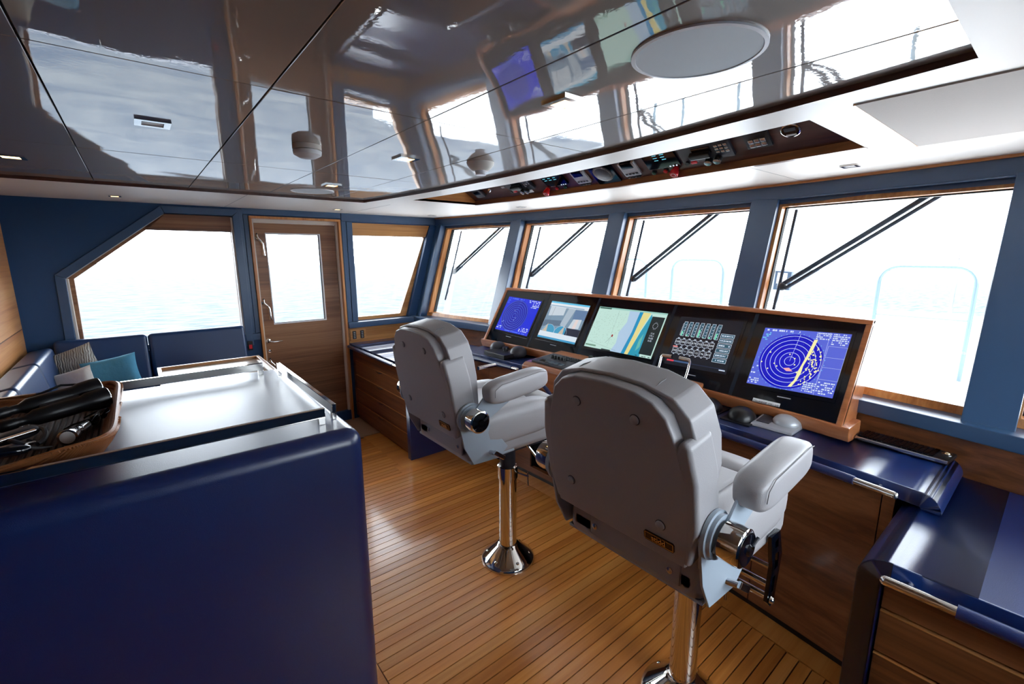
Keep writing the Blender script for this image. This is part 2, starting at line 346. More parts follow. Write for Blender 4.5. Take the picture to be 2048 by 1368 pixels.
# ------------------------------------------------------------------ port wall (left), door and windows
wp = lambda pts: pts   # (x, z)
w1 = [(.223, 1.961), (-.381, 1.49), (-.39, .93), (.668, .93), (.668, 1.96)]
w2 = [(1.655, 1.95), (1.655, 1.0), (2.20, 1.0), (2.50, 1.95)]
dr = [(.784, .10), (.784, 1.971), (1.545, 1.971), (1.545, .10)]
outw = [(-.72, -.05), (2.33, -.05), (2.33, 1.0), (2.62, 1.96), (2.62, 2.36), (-.72, 2.36)]
wl = struct(MB().prism((0, YW, 0), X, Z, Y, outw, 0, .07, holes=[w1, dr, w2]).build('wall_left', 'wall_blue'))
def strip(name, pts, width, mtl, parent, y0, y1, side=1, closed=False, bevel=.003):
    """mitred boards following pts (x,z) offset outward by width, one mesh each"""
    n = len(pts); P = [Vector(p) for p in pts]
    def off(i):
        a = P[i] - P[(i - 1) % n] if (closed or i > 0) else P[1] - P[0]; c = P[(i + 1) % n] - P[i] if (closed or i < n - 1) else P[-1] - P[-2]
        na = Vector((-a.y, a.x)).normalized() * side; nc = Vector((-c.y, c.x)).normalized() * side; h = (na + nc).normalized()
        return P[i] + h * (width / max(.3, h.dot(na)))
    res = []
    for i in range(n if closed else n - 1):
        j = (i + 1) % n; q = [P[i], P[j], off(j), off(i)]; ce = sum(q, Vector((0, 0))) / 4
        q = [ce + (p - ce) * .9985 for p in q]
        res.append(MB().prism((0, 0, 0), X, Z, Y, [(p.x, p.y) for p in q], y0, y1).build(name, mtl, parent, bevel=bevel, seg=1))
    return res
def pane(name, pts, y, parent): return MB().prism((0, 0, 0), X, Z, Y, pts, y, y + .008).build(name, 'glass', parent)
win1 = struct(MB().prism((0, 0, 0), X, Z, Y, w1, YW + .055, YW + .10, holes=[[(.10, 1.838), (-.345, 1.485), (-.352, .96), (.655, .96), (.652, 1.835)]]).build('window_1', 'walnut_x'))
pane('pane', [(.11, 1.845), (-.355, 1.49), (-.36, .95), (.66, .95), (.66, 1.845)], YW + .085, win1)
strip('trim_board', w1[::-1], .055, 'trim_blue', win1, YW - .014, YW + .004, side=1, closed=True)
MB().prism((0, 0, 0), X, Z, Y, [(.225, 1.957), (.115, 1.846), (.655, 1.842), (.664, 1.957)], YW + .02, YW + .05).build('curtain_box', 'walnut_x', win1)
MB().prism((0, 0, 0), X, Z, Y, [(-.386, .95), (-.386, 1.485), (-.372, 1.485), (-.372, .95)], YW + .002, YW + .06).build('reveal', 'offwhite', win1)
MB().prism((0, 0, 0), X, Z, Y, [(-.378, 1.489), (.219, 1.955), (.213, 1.963), (-.386, 1.493)], YW + .002, YW + .06).build('reveal', 'offwhite', win1)
MB().prism((0, 0, 0), X, Z, Y, [(.655, .95), (.667, .95), (.667, 1.95), (.655, 1.95)], YW + .002, YW + .06).build('reveal', 'offwhite', win1)
win2 = struct(MB().prism((0, 0, 0), X, Z, Y, w2, YW + .055, YW + .10, holes=[[(1.66, 1.83), (1.66, 1.033), (2.135, 1.033), (2.455, 1.83)]]).build('window_2', 'oak_x'))
pane('pane', [(1.65, 1.84), (1.65, 1.02), (2.15, 1.02), (2.47, 1.84)], YW + .085, win2)
MB().prism((0, 0, 0), X, Z, Y, [(1.658, 1.948), (1.658, 1.832), (2.45, 1.832), (2.498, 1.948)], YW + .012, YW + .05).build('curtain_box', 'oak_x', win2)
MB().box(1.60, 1.655, YW - .014, YW + .004, 1.0, 1.955).build('trim_board', 'trim_blue', win2, bevel=.003)
MB().box(1.553, 1.597, YW - .010, YW + .004, .99, 1.955).build('trim_board', 'trim_blue', win2, bevel=.003)
MB().prism((0, 0, 0), X, Z, Y, [(1.545, .94), (2.30, .94), (2.30, .998), (1.545, .998)], YW - .05, YW + .06).build('window_sill', 'trim_blue', win2, bevel=.008)
MB().box(.74, 1.55, YW - .012, YW + .004, 1.98, 2.03).build('trim_board', 'trim_blue', wl, bevel=.003)
MB().box(1.555, 2.56, YW - .012, YW + .004, 1.958, 2.03).build('trim_board', 'trim_blue', wl, bevel=.003)
MB().box(.70, .742, YW - .012, YW + .004, .98, 2.02).build('trim_board', 'trim_blue', wl, bevel=.003)
MB().box(.746, .782, YW - .009, YW + .004, .98, 1.975).build('trim_board', 'trim_blue', wl, bevel=.003)
MB().box(.66, .782, YW - .012, YW + .004, .92, .975).build('trim_board', 'trim_blue', wl, bevel=.003)
# door
door = sempty('door_1', (.784, YW, 0))
fr = [(.784, .0), (.784, 1.971), (1.545, 1.971), (1.545, .0)]
fi = [(.806, .0), (.806, 1.950), (1.524, 1.950), (1.524, .0)]
for q in ([fr[0], fr[1], fi[1], fi[0]], [fr[1], fr[2], fi[2], fi[1]], [fr[2], fr[3], fi[3], fi[2]]):
    MB().prism((0, 0, 0), X, Z, Y, q, YW - .02, YW + .075).build('door_frame', 'oak_z', door, bevel=.003)
for q in ([(.807, .1), (.807, 1.949), (.821, 1.935), (.821, .1)], [(.807, 1.949), (1.523, 1.949), (1.500, 1.918), (.821, 1.918)], [(1.523, .1), (1.523, 1.949), (1.505, 1.93), (1.505, .1)]):
    MB().prism((0, 0, 0), X, Z, Y, q, YW + .02, YW + .062).build('door_stop', 'offwhite', door)
dgl = [(.908, 1.032), (.908, 1.836), (1.368, 1.836), (1.368, 1.032)]
leaf = MB().prism((0, 0, 0), X, Z, Y, [(.822, .10), (.822, 1.917), (1.504, 1.917), (1.504, .10)], YW + .045, YW + .085, holes=[dgl]).build('door_leaf', 'walnut_x', door)
MB().prism((0, 0, 0), X, Z, Y, [(.90, 1.025), (.90, 1.845), (1.376, 1.845), (1.376, 1.025)], YW + .068, YW + .076).build('pane', 'glass', leaf)
g0 = [(.908, 1.032), (.908, 1.836), (1.368, 1.836), (1.368, 1.032)]
MB().prism((0, 0, 0), X, Z, Y, g0, YW + .043, YW + .068, holes=[[(.914, 1.042), (.914, 1.828), (1.356, 1.828), (1.356, 1.042)]]).build('glazing_bead', 'white', leaf)
MB().prism((0, 0, 0), X, Z, Y, [(.914, 1.042), (.914, 1.828), (1.356, 1.828), (1.356, 1.042)], YW + .05, YW + .067, holes=[[(.916, 1.046), (.916, 1.824), (1.350, 1.824), (1.350, 1.046)]]).build('glazing_seal', 'rubber', leaf)
for (hx, hz) in ((.842, 1.79), (.842, 1.232), (.846, .70)):
    o = MB(); o.lathe((hx, YW + .045, hz), [(.017, 0), (.017, -.006), (.012, -.012), (.010, -.03)], 16, axis=Y)
    o.tube([(hx - .004, YW + .012, hz + .03), (hx, YW + .012, hz), (hx + .018, YW + .010, hz - .02), (hx + .034, YW + .01, hz - .05), (hx + .038, YW + .012, hz - .148)], [.005, .009, .009, .009, .010], 10)
    o.build('dog_handle', 'chrome', door, smooth=True)
    MB().tube([(hx - .004, YW + .012, hz + .024), (hx - .006, YW + .012, hz + .040)], .005, 8).build('handle_tip', 'rubber', door, smooth=True)
o = MB(); o.lathe((.845, YW + .045, .892), [(.02, 0), (.02, -.006), (.011, -.012), (.01, -.04)], 16, axis=Y); o.tube([(.845, YW + .01, .892), (.88, YW + .004, .884), (.955, YW + .006, .882)], [.009, .008, .006], 10); o.build('lever_handle', 'chrome', door, smooth=True)
MB().lathe((.850, YW + .045, .795), [(.013, 0), (.013, -.007), (.006, -.008)], 14, axis=Y).build('key_escutcheon', 'chrome', door, smooth=True)

# wood dado under window 2, between sill and desk
struct(MB().box(1.552, 2.24, YW - .012, YW + .002, .74, .938).build('trim_1', 'oak_x'))
# aft bulkhead behind the sofa and around the camera
aft = struct(MB().box(-.70, -.64, 2.62, YW, 0, 2.36).build('wall_back', 'oak_z'))  # honey oak here puts the light on the veneer into its colour
MB().box(-.641, -.636, 2.64, YW - .02, 1.16, 1.163).build('panel_joint', 'dark_wood', aft)
MB().box(-.641, -.637, 2.64, YW - .02, 1.166, 1.99).build('wall_panel', 'oak_y', aft, bevel=.002)
MB().box(-.641, -.637, 2.64, YW - .02, .5, 1.158).build('wall_panel', 'oak_y', aft, bevel=.002)
hw = [(-.3, .9), (-.3, 1.9), (1.0, 1.9), (1.0, .9)]
w3 = struct(MB().prism((-2.6, 0, 0), Y, Z, X, [(-1.0, -.05), (2.72, -.05), (2.72, 2.36), (-1.0, 2.36)], -.06, 0).build('wall_aft', 'oak_z'))
struct(MB().box(-2.6, -.70, 2.62, 2.70, 0, 2.36).build('wall_niche', 'oak_z'))
# unseen starboard wall; window openings put in and sized to bring light
sh = [[(.80, 1.0), (.80, 1.92), (1.50, 1.92), (1.50, 1.0)], [(1.655, 1.95), (1.655, 1.0), (2.20, 1.0), (2.50, 1.95)]]
ws = struct(MB().prism((0, YS, 0), X, Z, Y, [(-2.66, -.05), (2.33, -.05), (2.33, 1.0), (2.62, 1.96), (2.62, 2.36), (-2.66, 2.36)], -.07, 0, holes=sh).build('wall_right', 'wall_blue'))
for k, h in enumerate(sh):
    w_ = struct(MB().prism((0, 0, 0), X, Z, Y, h, YS - .10, YS - .055, holes=[[(p[0] + (.03 if p[0] == min(q[0] for q in h) else -.03), p[1] + (.03 if p[1] < 1.5 else -.03)) for p in h]]).build('window_%d' % (k + 8), 'oak_x'))
    pane('pane', h, YS - .09, w_)

# ------------------------------------------------------------------ front windows
yp = [4.40, 3.345, 2.265, 1.195, .130, -.86]
LEAN = .30
def FX(y, z, d):   # aft face of the leaning pillars at offset d forward; chord between pillars
    for a, c in zip(yp, yp[1:]):
        if y >= c or c == yp[-1]:
            t = (y - a) / (c - a); xa, xc = arc(2.88, a), arc(2.88, c); return xa + (xc - xa) * t + LEAN * (z - 1.955) + d
def fbar(mb, y0, z0, y1, z1, d0, d1):
    c = []
    for d in (d0, d1):
        for (y, z) in ((y0, z0), (y1, z0), (y1, z1), (y0, z1)): c.append((FX(y, z, d), y, z))
    return mb.hexa(c)
ZS, ZT = 1.0, 1.95
wf = sempty('wall_front', (2.6, 1.78, 0))
mb = MB(); sweep(mb, [(2.88, 1.952), (2.905, 1.952), (2.905, 2.05), (2.88, 2.05)], YS, YW, 30); mb.build('header', 'trim_blue', wf, bevel=.003)
mb = MB(); sweep(mb, [(2.882, 1.948), (3.05, 1.948), (3.05, 1.962), (2.882, 1.962)], YS, YW, 30); mb.build('header_underside', 'trim_blue', wf)
mb = MB(); sweep(mb, [(2.935, 1.925), (2.96, 1.925), (2.96, 1.95), (2.935, 1.95)], YS, YW, 30); mb.build('header_fillet', 'trim_blue', wf)
mb = MB(); sweep(mb, [(3.06, 1.93), (3.20, 1.93), (3.20, 2.40), (3.06, 2.40)], YS - .1, YW + .1, 30); mb.build('coaming', 'deck_white', wf)
for i, y in enumerate(yp):
    hw_ = .075 if 0 < i < 5 else .05
    mb = MB()
    c = []
    for z in (ZS - .01, ZT + .01):
        for (dy, d) in ((-hw_, 0), (hw_, 0), (hw_ * .55, .17), (-hw_ * .55, .17)): c.append((arc(2.88, y) + LEAN * (z - 1.955) + d, y + dy, z))
    mb.hexa(c); mb.build('mullion', 'trim_blue', wf, bevel=.006)
for i in range(5):
    ya, yb = yp[i] - (.045 if i else .03), yp[i + 1] + .045
    w_ = MB()
    zb, zt = ZS + .005, 1.942
    fbar(w_, ya, zb, ya - .034, zt, .075, .165); fbar(w_, yb + .034, zb, yb, zt, .075, .165)
    fbar(w_, ya - .034, zt - .032, yb + .034, zt, .075, .165); fbar(w_, ya - .034, zb, yb + .034, zb + .034, .075, .165)
    wn = struct(w_.build('window_%d' % (3 + i), 'oak_z'))
    g = MB(); fbar(g, ya - .02, zb + .02, yb + .02, zt - .02, .150, .158); g.build('pane', 'glass', wn)
    g = MB()
    fbar(g, ya - .034, zb + .034, ya - .040, zt - .032, .130, .162); fbar(g, yb + .040, zb + .034, yb + .034, zt - .032, .130, .162)
    fbar(g, ya - .034, zt - .038, yb + .034, zt - .032, .130, .162); g.build('glazing_seal', 'rubber', wn)
# sill ledge and fascia
sx = 2.595
mb = MB(); sweep(mb, [(sx - .05, .942), (sx - .03, .942), (sx - .03, .985), (sx + .24, .985), (sx + .24, 1.004), (sx - .05, 1.004)], YS, YW, 30)
mb.build('window_ledge', 'trim_blue', wf, bevel=.006)
mb = MB(); sweep(mb, [(sx - .025, .70), (sx + .01, .70), (sx + .01, .95), (sx - .025, .95)], YS, YW, 30); mb.build('fascia', 'walnut_y', wf)
mb = MB(); sweep(mb, [(sx + .01, -.05), (sx + .05, -.05), (sx + .05, .95), (sx + .01, .95)], YS, YW, 30); mb.build('wall_lining', 'wall_blue', wf)
mb = MB(); sweep(mb, [(sx + .15, .55), (sx + .26, .55), (sx + .26, .99), (sx + .15, .99)], YS - .1, YW + .1, 30); mb.build('coaming', 'deck_white', wf)

# ------------------------------------------------------------------ desks with leather waterfall ends
def ribbon(mb, path, th, xf, xb, side=1):
    """path in (y,z) of the outer face; thickness th inward; xf(y), xb(y) fore-aft limits"""
    P = [Vector(p) for p in path]; n = len(P); inn = []
    for i in range(n):
        a = (P[i] - P[i - 1]).normalized() if i else (P[1] - P[0]).normalized(); c = (P[i + 1] - P[i]).normalized() if i < n - 1 else a
        t = (a + c).normalized(); inn.append(P[i] + Vector((-t.y, t.x)) * th * side)
    for i in range(n - 1):
        q = [P[i], P[i + 1], inn[i + 1], inn[i]]
        mb.hexa([(xf(p.x), p.x, p.y) for p in q] + [(xb(p.x), p.x, p.y) for p in q])
    return mb
def weld(ob, bevel=.004):
    bm = bmesh.new(); bm.from_mesh(ob.data); bmesh.ops.remove_doubles(bm, verts=bm.verts, dist=1e-4)
    seen = {}; kill = []
    for f_ in bm.faces:
        k_ = tuple(sorted(v.index for v in f_.verts))
        if k_ in seen: kill += [f_, seen[k_]]
        else: seen[k_] = f_
    bmesh.ops.delete(bm, geom=list(set(kill)), context='FACES_ONLY'); bmesh.ops.recalc_face_normals(bm, faces=bm.faces)
    es = [e for e in bm.edges if len(e.link_faces) == 2 and e.calc_face_angle(0) > .8]
    if bevel: bmesh.ops.bevel(bm, geom=es, offset=bevel, segments=2, profile=.5, affect='EDGES', clamp_overlap=True)
    for f_ in bm.faces: f_.smooth = True
    for e in bm.edges:
        if len(e.link_faces) == 2 and e.calc_face_angle(0) > .8: e.smooth = False
    bm.to_mesh(ob.data); bm.free(); wn_(ob)
def arcpts(cy, cz, r, a0, a1, n=8): return [(cy + r * math.cos(math.radians(a0 + (a1 - a0) * i / n)), cz + r * math.sin(math.radians(a0 + (a1 - a0) * i / n))) for i in range(n + 1)]
XF = 1.552
fas = lambda y: arc(sx - .03, y)
def rail(parent, pts, name='hand_rail', leather=(0.0, 1.0), r=.013, ends=True):
    P = [Vector(p) for p in pts]
    MB().tube(pts, r, 14).build(name, 'chrome', parent, smooth=True)
    n = len(pts); a, c = int(leather[0] * (n - 1)), int(leather[1] * (n - 1))
    MB().tube(pts[a:c + 1], r * 1.28, 14).build('leather_grip', 'leather', parent, smooth=True)
    for e in (P[0], P[-1]):
        MB().sell(e, r, r, r, 1, 1, 14, 8).build('rail_end', 'chrome', parent, smooth=True); mb = MB()
        d = (P[1] - P[0]).normalized() if e == P[0] else (P[-2] - P[-1]).normalized()
        q = e + d * .05; mb.tube([q, q + Vector((.045, 0, -.004))], r * .6, 10)
        mb.build('rail_bracket', 'chrome', parent, smooth=True)
ROWS = [(.627, .742), (.482, .620), (.337, .475), (.192, .330), (.047, .185)]
def drawers(parent, y0, y1, xk, handles=True, gap=0):
    for i, (z0, z1) in enumerate(ROWS):
        z1 -= gap
        d = MB().box(xk, xk + .018, y0, y1, z0, z1).build('drawer_front', 'walnut_y', parent, bevel=.0015, seg=1)
        MB().box(xk - .001, xk + .018, y0, y1, z1 - .0015, z1 + .001).build('edge_lipping', 'oak_y', d)
        if handles and i > 0:
            yc = (y0 + y1) / 2 - .02
            MB().tube([(xk + .004, yc - .062, z1 - .004), (xk - .010, yc - .045, z1 - .007), (xk - .014, yc, z1 - .008), (xk - .010, yc + .045, z1 - .007), (xk + .004, yc + .062, z1 - .004)], [.0025, .005, .006, .005, .0025], 8).build('drawer_pull', 'steel', d, smooth=True)
# port desk
pd = thing('desk', 'navy leather desk with walnut drawers beside the wooden door', 'desk', (1.9, 3.8, 0), 'side desks with waterfall ends')
path = [(y, .79) for y in ys(YW - .002, 3.285, 10)] + [(3.27, .79)] + arcpts(3.27, .72, .07, 90, 180)[1:] + [(3.20, 0)]
o = ribbon(MB(), path, .058, lambda y: XF, fas, side=1).build('leather_top', 'leather', pd); weld(o)
MB().box(XF + .045, 2.30, 3.262, YW - .01, .03, .728).build('carcass', 'black', pd)
drawers(pd, 3.268, 4.40, XF + .028)
MB().box(XF + .028, XF + .05, 4.402, YW - .003, .045, .745).build('side_stile', 'walnut_y', pd)
MB().box(XF + .05, XF + .07, 3.262, YW - .003, 0, .045).build('kick_board', 'walnut_y', pd)
rail(pd, [(XF - .03, y, .768) for y in ys(3.30, 4.38, 12)], leather=(.13, 1.0))
# starboard desk
sd = thing('desk', 'navy leather desk with walnut drawers at the right edge of the photo', 'desk', (1.9, -.2, 0), 'side desks with waterfall ends')
path = [(y, .79) for y in ys(YS + .002, .20, 10)] + [(.215, .79)] + arcpts(.215, .72, .07, 90, 0)[1:] + [(.285, 0)]
o = ribbon(MB(), path, .058, lambda y: XF, fas, side=-1).build('leather_top', 'leather', sd); weld(o)
MB().box(XF + .05, 2.20, YS + .01, .222, .03, .728).build('carcass', 'black', sd)
drawers(sd, YS + .02, .222, XF + .028, handles=False, gap=.004)
MB().box(XF + .05, XF + .07, YS + .01, .222, 0, .045).build('kick_board', 'walnut_y', sd)
rail(sd, [(XF - .035, y, .752) for y in ys(.212, -.80, 14)], leather=(.16, 1.0), r=.0145)
st = MB().box(XF + .026, XF + .0285, .185, .210, .700, .725).build('sticker', 'white', sd)
text('1 6A', (XF + .0255, .197, .713), -Y, Z, .009, 'charcoal', sd)
# centre console
cc = thing('helm_console', 'curved walnut helm console with navy leather top under the screens', 'console', (2.2, 1.78, 0))
cf = lambda y: arc(2.115, y)
r_ = .06
path = [(.225 - r_ * math.cos(math.radians(t)) , .855 - r_ + r_ * math.sin(math.radians(t))) for t in range(0, 91, 6)]
_unused = [(.245 - r_ * math.cos(math.radians(t)) , .855 - r_ + r_ * math.sin(math.radians(t))) for t in range(0, 91, 6)]
path += [(y, .855) for y in ys(.27, 3.19, 24)]
path += [(3.215 + r_ * math.sin(math.radians(t)), .855 - r_ + r_ * math.cos(math.radians(t))) for t in range(0, 91, 6)] 
o = ribbon(MB(), path, .055, cf, fas, side=-1).build('leather_top', 'leather', cc); weld(o)
# face panels: walnut sheets with fine joints, and a dark kneehole amidships
def face(y0, y1, z0, z1, x0=2.14, t=.02, m='walnut_y', nm='face_panel'):
    mb = MB(); sweep(mb, [(x0, z0), (x0 + t, z0), (x0 + t, z1), (x0, z1)], y0, y1, 6); return mb.build(nm, m, cc)
for (a, c) in ((.292, .328), (.332, .765), (.769, 1.26)): face(a, c, .03, .80)
for (a, c) in ((2.40, 2.86), (2.864, 3.19)): face(a, c, .03, .80)
face(1.264, 2.396, .58, .80)
face(.28, 3.2, 0, .03, 2.150, .012, 'black', 'toe_recess')
face(1.25, 2.41, .03, .075, 2.14, .03, 'walnut_y', 'kick_board')
mb = MB(); sweep(mb, [(2.165, .03), (2.50, .03), (2.50, .79), (2.44, .79), (2.44, .05), (2.165, .05)], .30, 3.18, 12); mb.build('carcass', 'black', cc)
for yq in (1.262, 2.398): MB().box(arc(2.15, yq), arc(2.5, yq), yq - .008, yq + .008, .05, .79).build('kneehole_side', 'black', cc)
rail(cc, [(arc(2.062, y), y, .832) for y in ys(.285, 1.12, 14)], leather=(.17, .86))
rail(cc, [(arc(2.062, y), y, .832) for y in ys(2.45, 3.15, 12)], leather=(.1, .9))

# ------------------------------------------------------------------ binnacle box with the instruments
bx = thing('control_binnacle', 'wooden binnacle box of helm controls in front of the middle screens', 'control panel', (2.15, 1.75, .855))
mb = MB(); sweep(mb, [(1.985, .77), (2.03, .77), (2.03, .852), (2.40, .857), (2.40, .955), (2.015, .925), (1.985, .905)], 1.20, 2.32, 14); mb.build('wooden_case', 'hood_wood', bx, bevel=.008)
TZ = lambda x: .925 + (x - 2.02) * .078
def onbox(x, y, h=0): return Vector((x, y, TZ(x) + h))
bn = Vector((-.078, 0, 1)).normalized(); bu = Vector((1, 0, .078)).normalized()
def bplate(name, x, y, hx, hy, h, m, parent, bevel=.002): return MB().frame_box(onbox(x, y, h / 2 + .001), bu, Y, bn, hx, hy, h / 2).build(name, m, parent, bevel=bevel)
# instruments: each a thing of its own resting on the box
def inst(name, label, cat, x, y): return thing(name, label, cat, onbox(x, y, 0))
t = inst('helm_keypad', 'black helm keypad with five knobs at the left of the wooden binnacle', 'control panel', 2.12, 2.09)
bplate('housing', 2.13, 2.09, .105, .18, .014, 'charcoal', t)
for k in range(5): MB().lathe(onbox(2.155 - .003 * k, 2.20 - .032 * k, .014), [(.011, 0), (.011, .010), (.008, .020)], 12).build('knob', 'black', t, smooth=True)
for r in range(3):
    for k in range(8): bplate('key', 2.20 - r * .022 + .01, 2.15 - k * .022, .008, .008, .018, 'black', t, .001)
for k in range(5): bplate('display_strip', 2.06 + .0 * k, 2.20 - .045 * k, .02, .019, .0165, 'black_gloss', t, .001)
t = inst('toggle_panel', 'brass toggle switches on the binnacle beside the knob keypad', 'switch', 2.07, 1.84)
bplate('base_plate', 2.07, 1.84, .04, .05, .008, 'black', t)
for k in range(4): MB().tube([onbox(2.07, 1.872 - .021 * k, .005), onbox(2.066, 1.872 - .021 * k, .032)], [.005, .006], 8).build('toggle', 'brass', t, smooth=True)
t = inst('mini_joystick', 'small black joystick knob behind the toggle switches on the binnacle', 'joystick', 2.24, 1.93)
MB().lathe(onbox(2.24, 1.93), [(.02, 0), (.018, .01), (.008, .012), (.008, .03), (.016, .034), (.016, .046), (.012, .05)], 14).build('stick', 'black', t, smooth=True)
t = inst('button_plate', 'wide black button plate along the binnacle centre', 'control panel', 2.13, 1.68)
bplate('base_plate', 2.13, 1.665, .085, .11, .008, 'black', t)
for k in range(6): bplate('button', 2.07, 1.75 - .032 * k, .008, .010, .012, 'charcoal', t, .001)
for (x, y, lb) in ((2.225, 1.865, 'round white dome button beside the mini joystick'), (2.225, 1.585, 'round white dome button behind the black ball joystick')):
    t = thing('dome_button', lb, 'button', onbox(x, y, .010)); MB().lathe(onbox(x, y, .0), [(.034, 0), (.034, .010), (.030, .014), (.012, .017)], 24).build('dome', 'white', t, smooth=True)
t = thing('label_card', 'white printed card with black lettering left of the ball joystick', 'card', onbox(2.215, 1.73, .010))
MB().frame_box(onbox(2.215, 1.73, .0115), bu, Y, bn, .024, .044, .0012).build('card', 'white', t); text('300.07', onbox(2.215, 1.73, .0135), -Y, bu, .022, 'black', t, bold=True)
t = inst('ball_joystick', 'black ball-topped joystick between white card and white dome button', 'joystick', 2.165, 1.605)
MB().lathe(onbox(2.165, 1.605), [(.028, .008), (.026, .016), (.012, .026), (.009, .045)], 18).build('boot', 'charcoal', t, smooth=True)
MB().sell(onbox(2.165, 1.605, .072), .024, .024, .028, 1, 1, 20, 12).build('ball', 'charcoal', t, smooth=True)
t = inst('thruster_switches', 'row of small black switches with chrome screws left of the throttles', 'switch', 2.20, 1.49)
bplate('base_plate', 2.20, 1.485, .03, .05, .008, 'black', t)
for k in range(4): MB().lathe(onbox(2.20, 1.517 - .021 * k, .006), [(.008, 0), (.008, .014), (.005, .018)], 10).build('switch', 'charcoal' if k % 2 else 'steel', t, smooth=True)
t = inst('trim_knob', 'single black knob beside the chrome throttle levers', 'knob', 2.165, 1.40)
MB().lathe(onbox(2.165, 1.40), [(.02, 0), (.018, .012), (.013, .014), (.012, .028)], 14).build('knob', 'black', t, smooth=True)
t = inst('throttle_lever', 'double chrome throttle levers on a champagne base plate', 'throttle', 2.12, 1.31)
MB().frame_box(onbox(2.07, 1.30, .012), bu, Y, bn, .055, .050, .012).build('base_plate', 'brass', t, bevel=.010, seg=3)
for (dx, dy) in ((-.014, .012), (.012, .014), (-.016, -.012), (.010, -.010), (-.002, .001)): MB().lathe(onbox(2.065 + dx, 1.305 + dy, .022), [(.0075, 0), (.0075, .006), (.004, .007)], 10).build('button', 'black', t, smooth=True)
MB().tube([onbox(2.165, 1.40, .035), onbox(2.165, 1.22, .035)], [.024, .024], 24).build('drum', 'brass', t, smooth=True)
for s_, y in ((1, 1.395), (-1, 1.225)):
    MB().tube([onbox(2.165, y + s_ * .012, .035), onbox(2.165, y - s_ * .004, .035)], .027, 22).build('hub', 'chrome', t, smooth=True)
    MB().tube([onbox(2.165, y, .035), onbox(2.20, y, .10), onbox(2.215, y, .148), onbox(2.217, y - s_ * .006, .156), onbox(2.217, y - s_ * .062, .157)], [.008, .007, .007, .009, .010], 12).build('lever', 'chrome', t, smooth=True)
t = inst('control_puck', 'round black control puck right of the throttle levers', 'knob', 2.20, 1.21)
MB().lathe(onbox(2.205, 1.205), [(.034, 0), (.040, .008), (.036, .016), (.01, .020)], 24).build('puck', 'black_gloss', t, smooth=True)
t = thing('steering_wheel', 'black leather wheel rim under the port end of the wooden binnacle', 'steering wheel', (1.93, 2.15, .60))
ring = [(1.905 + .05 * math.cos(a), 2.10 + .19 * math.cos(a), .72 + .19 * math.sin(a)) for a in [2 * PI * k / 40 for k in range(40)]]
ring = [(1.915 - .03 * math.sin(a), 2.10 + .175 * math.cos(a), .700 + .165 * math.sin(a)) for a in [2 * PI * k / 40 for k in range(40)]]
MB().tube(ring, .013, 12, closed=True).build('rim', 'leather', t, smooth=True)
MB().lathe((1.93, 2.10, .70), [(.035, 0), (.035, .03), (.02, .25)], 18, axis=X).build('hub', 'black', t, smooth=True)
for a in (PI / 2, PI * 7 / 6, PI * 11 / 6): MB().tube([(1.93, 2.10, .70), (1.915 - .03 * math.sin(a), 2.10 + .175 * math.cos(a), .70 + .165 * math.sin(a))], .008, 8).build('spoke', 'chrome', t, smooth=True)

# domes and handset on the leather top
def dome(x, y, lb, s=1.0, m='black', base='black', z=.855):
    t = thing('binnacle_cover', lb, 'instrument cover', (x, y, z)); mb = MB(); n = 16; vs = []; fs = []
    mb.frame_box((x, y, z + .004), X, Y, Z, .062 * s, .056 * s, .004); mb.build('base', base, t, bevel=.002)
    mb = MB(); mb.sell((x, y, z + .006), .055 * s, .052 * s, .048 * s, 1, 1.0, 24, 14); mb.build('hood', m, t, smooth=True); return t
dome(2.21, 1.10, 'black hooded instrument beside the wooden binnacle, nearer the throttles', 1.25)
dome(2.20, .93, 'black hooded instrument between its twin and the silver one', 1.25)
t = thing('chart_plotter_base', 'silver wedge instrument with hooded dial under the right radar screen', 'instrument', (2.24, .78, .855))
MB().prism((0, .78, 0), X, Z, Y, [(2.155, .856), (2.33, .856), (2.33, .885), (2.16, .868)], -.09, .09).build('housing', 'silver', t, bevel=.004)
MB().sell((2.26, .75, .876), .058, .060, .040, 1, 1, 24, 12).build('dial_hood', 'silver', t, smooth=True)
MB().prism((0, .83, 0), X, Z, Y, [(2.19, .872), (2.31, .884), (2.31, .886), (2.19, .874)], -.028, .028).build('dial_plate', 'charcoal', t)
t = thing('joystick_box', 'black control box with knob between two grey hoods, port end of console', 'control panel', (2.16, 2.78, .855))
MB().box(2.09, 2.30, 2.66, 2.92, .856, .892).build('housing', 'black', t, bevel=.005)
MB().lathe((2.21, 2.79, .892), [(.02, 0), (.018, .014), (.026, .018), (.024, .032)], 18).build('knob', 'black', t, smooth=True)
for yy in (2.94, 2.68):
    MB().sell((2.25, yy, .89), .070, .062, .052, 1, 1, 24, 12).build('hood', 'charcoal', t, smooth=True)

# ------------------------------------------------------------------ screens hood
HX0, HZ0, HS = 2.60, 1.345, .60
hood = thing('screen_hood', 'long curved teak hood holding five glass-fronted screens', 'screen housing', (2.4, 1.86, .855))
HYA, HYB = 3.165, .535
def hf(y, z, d=0): return arc(HX0, y) + HS * (z - HZ0) + d
mb = MB(); N_ = 24; prof = lambda y: [(hf(y, .925), .925), (hf(y, 1.352), 1.352), (hf(y, 1.352) + .02, 1.358), (hf(y, 1.30) + .15, 1.30), (arc(2.585, y), .99), (arc(2.545, y), .93), (arc(2.545, y), .857), (arc(2.40, y), .857)]
Yl = ys(HYB, HYA, N_); m_ = 8; vs = []
for i, y in enumerate(Yl):
    for p in prof(y): vs.append((p[0], y, p[1]))
fs = []
for i in range(N_):
    for k in range(m_): fs.append((i * m_ + k, i * m_ + (k + 1) % m_, (i + 1) * m_ + (k + 1) % m_, (i + 1) * m_ + k))
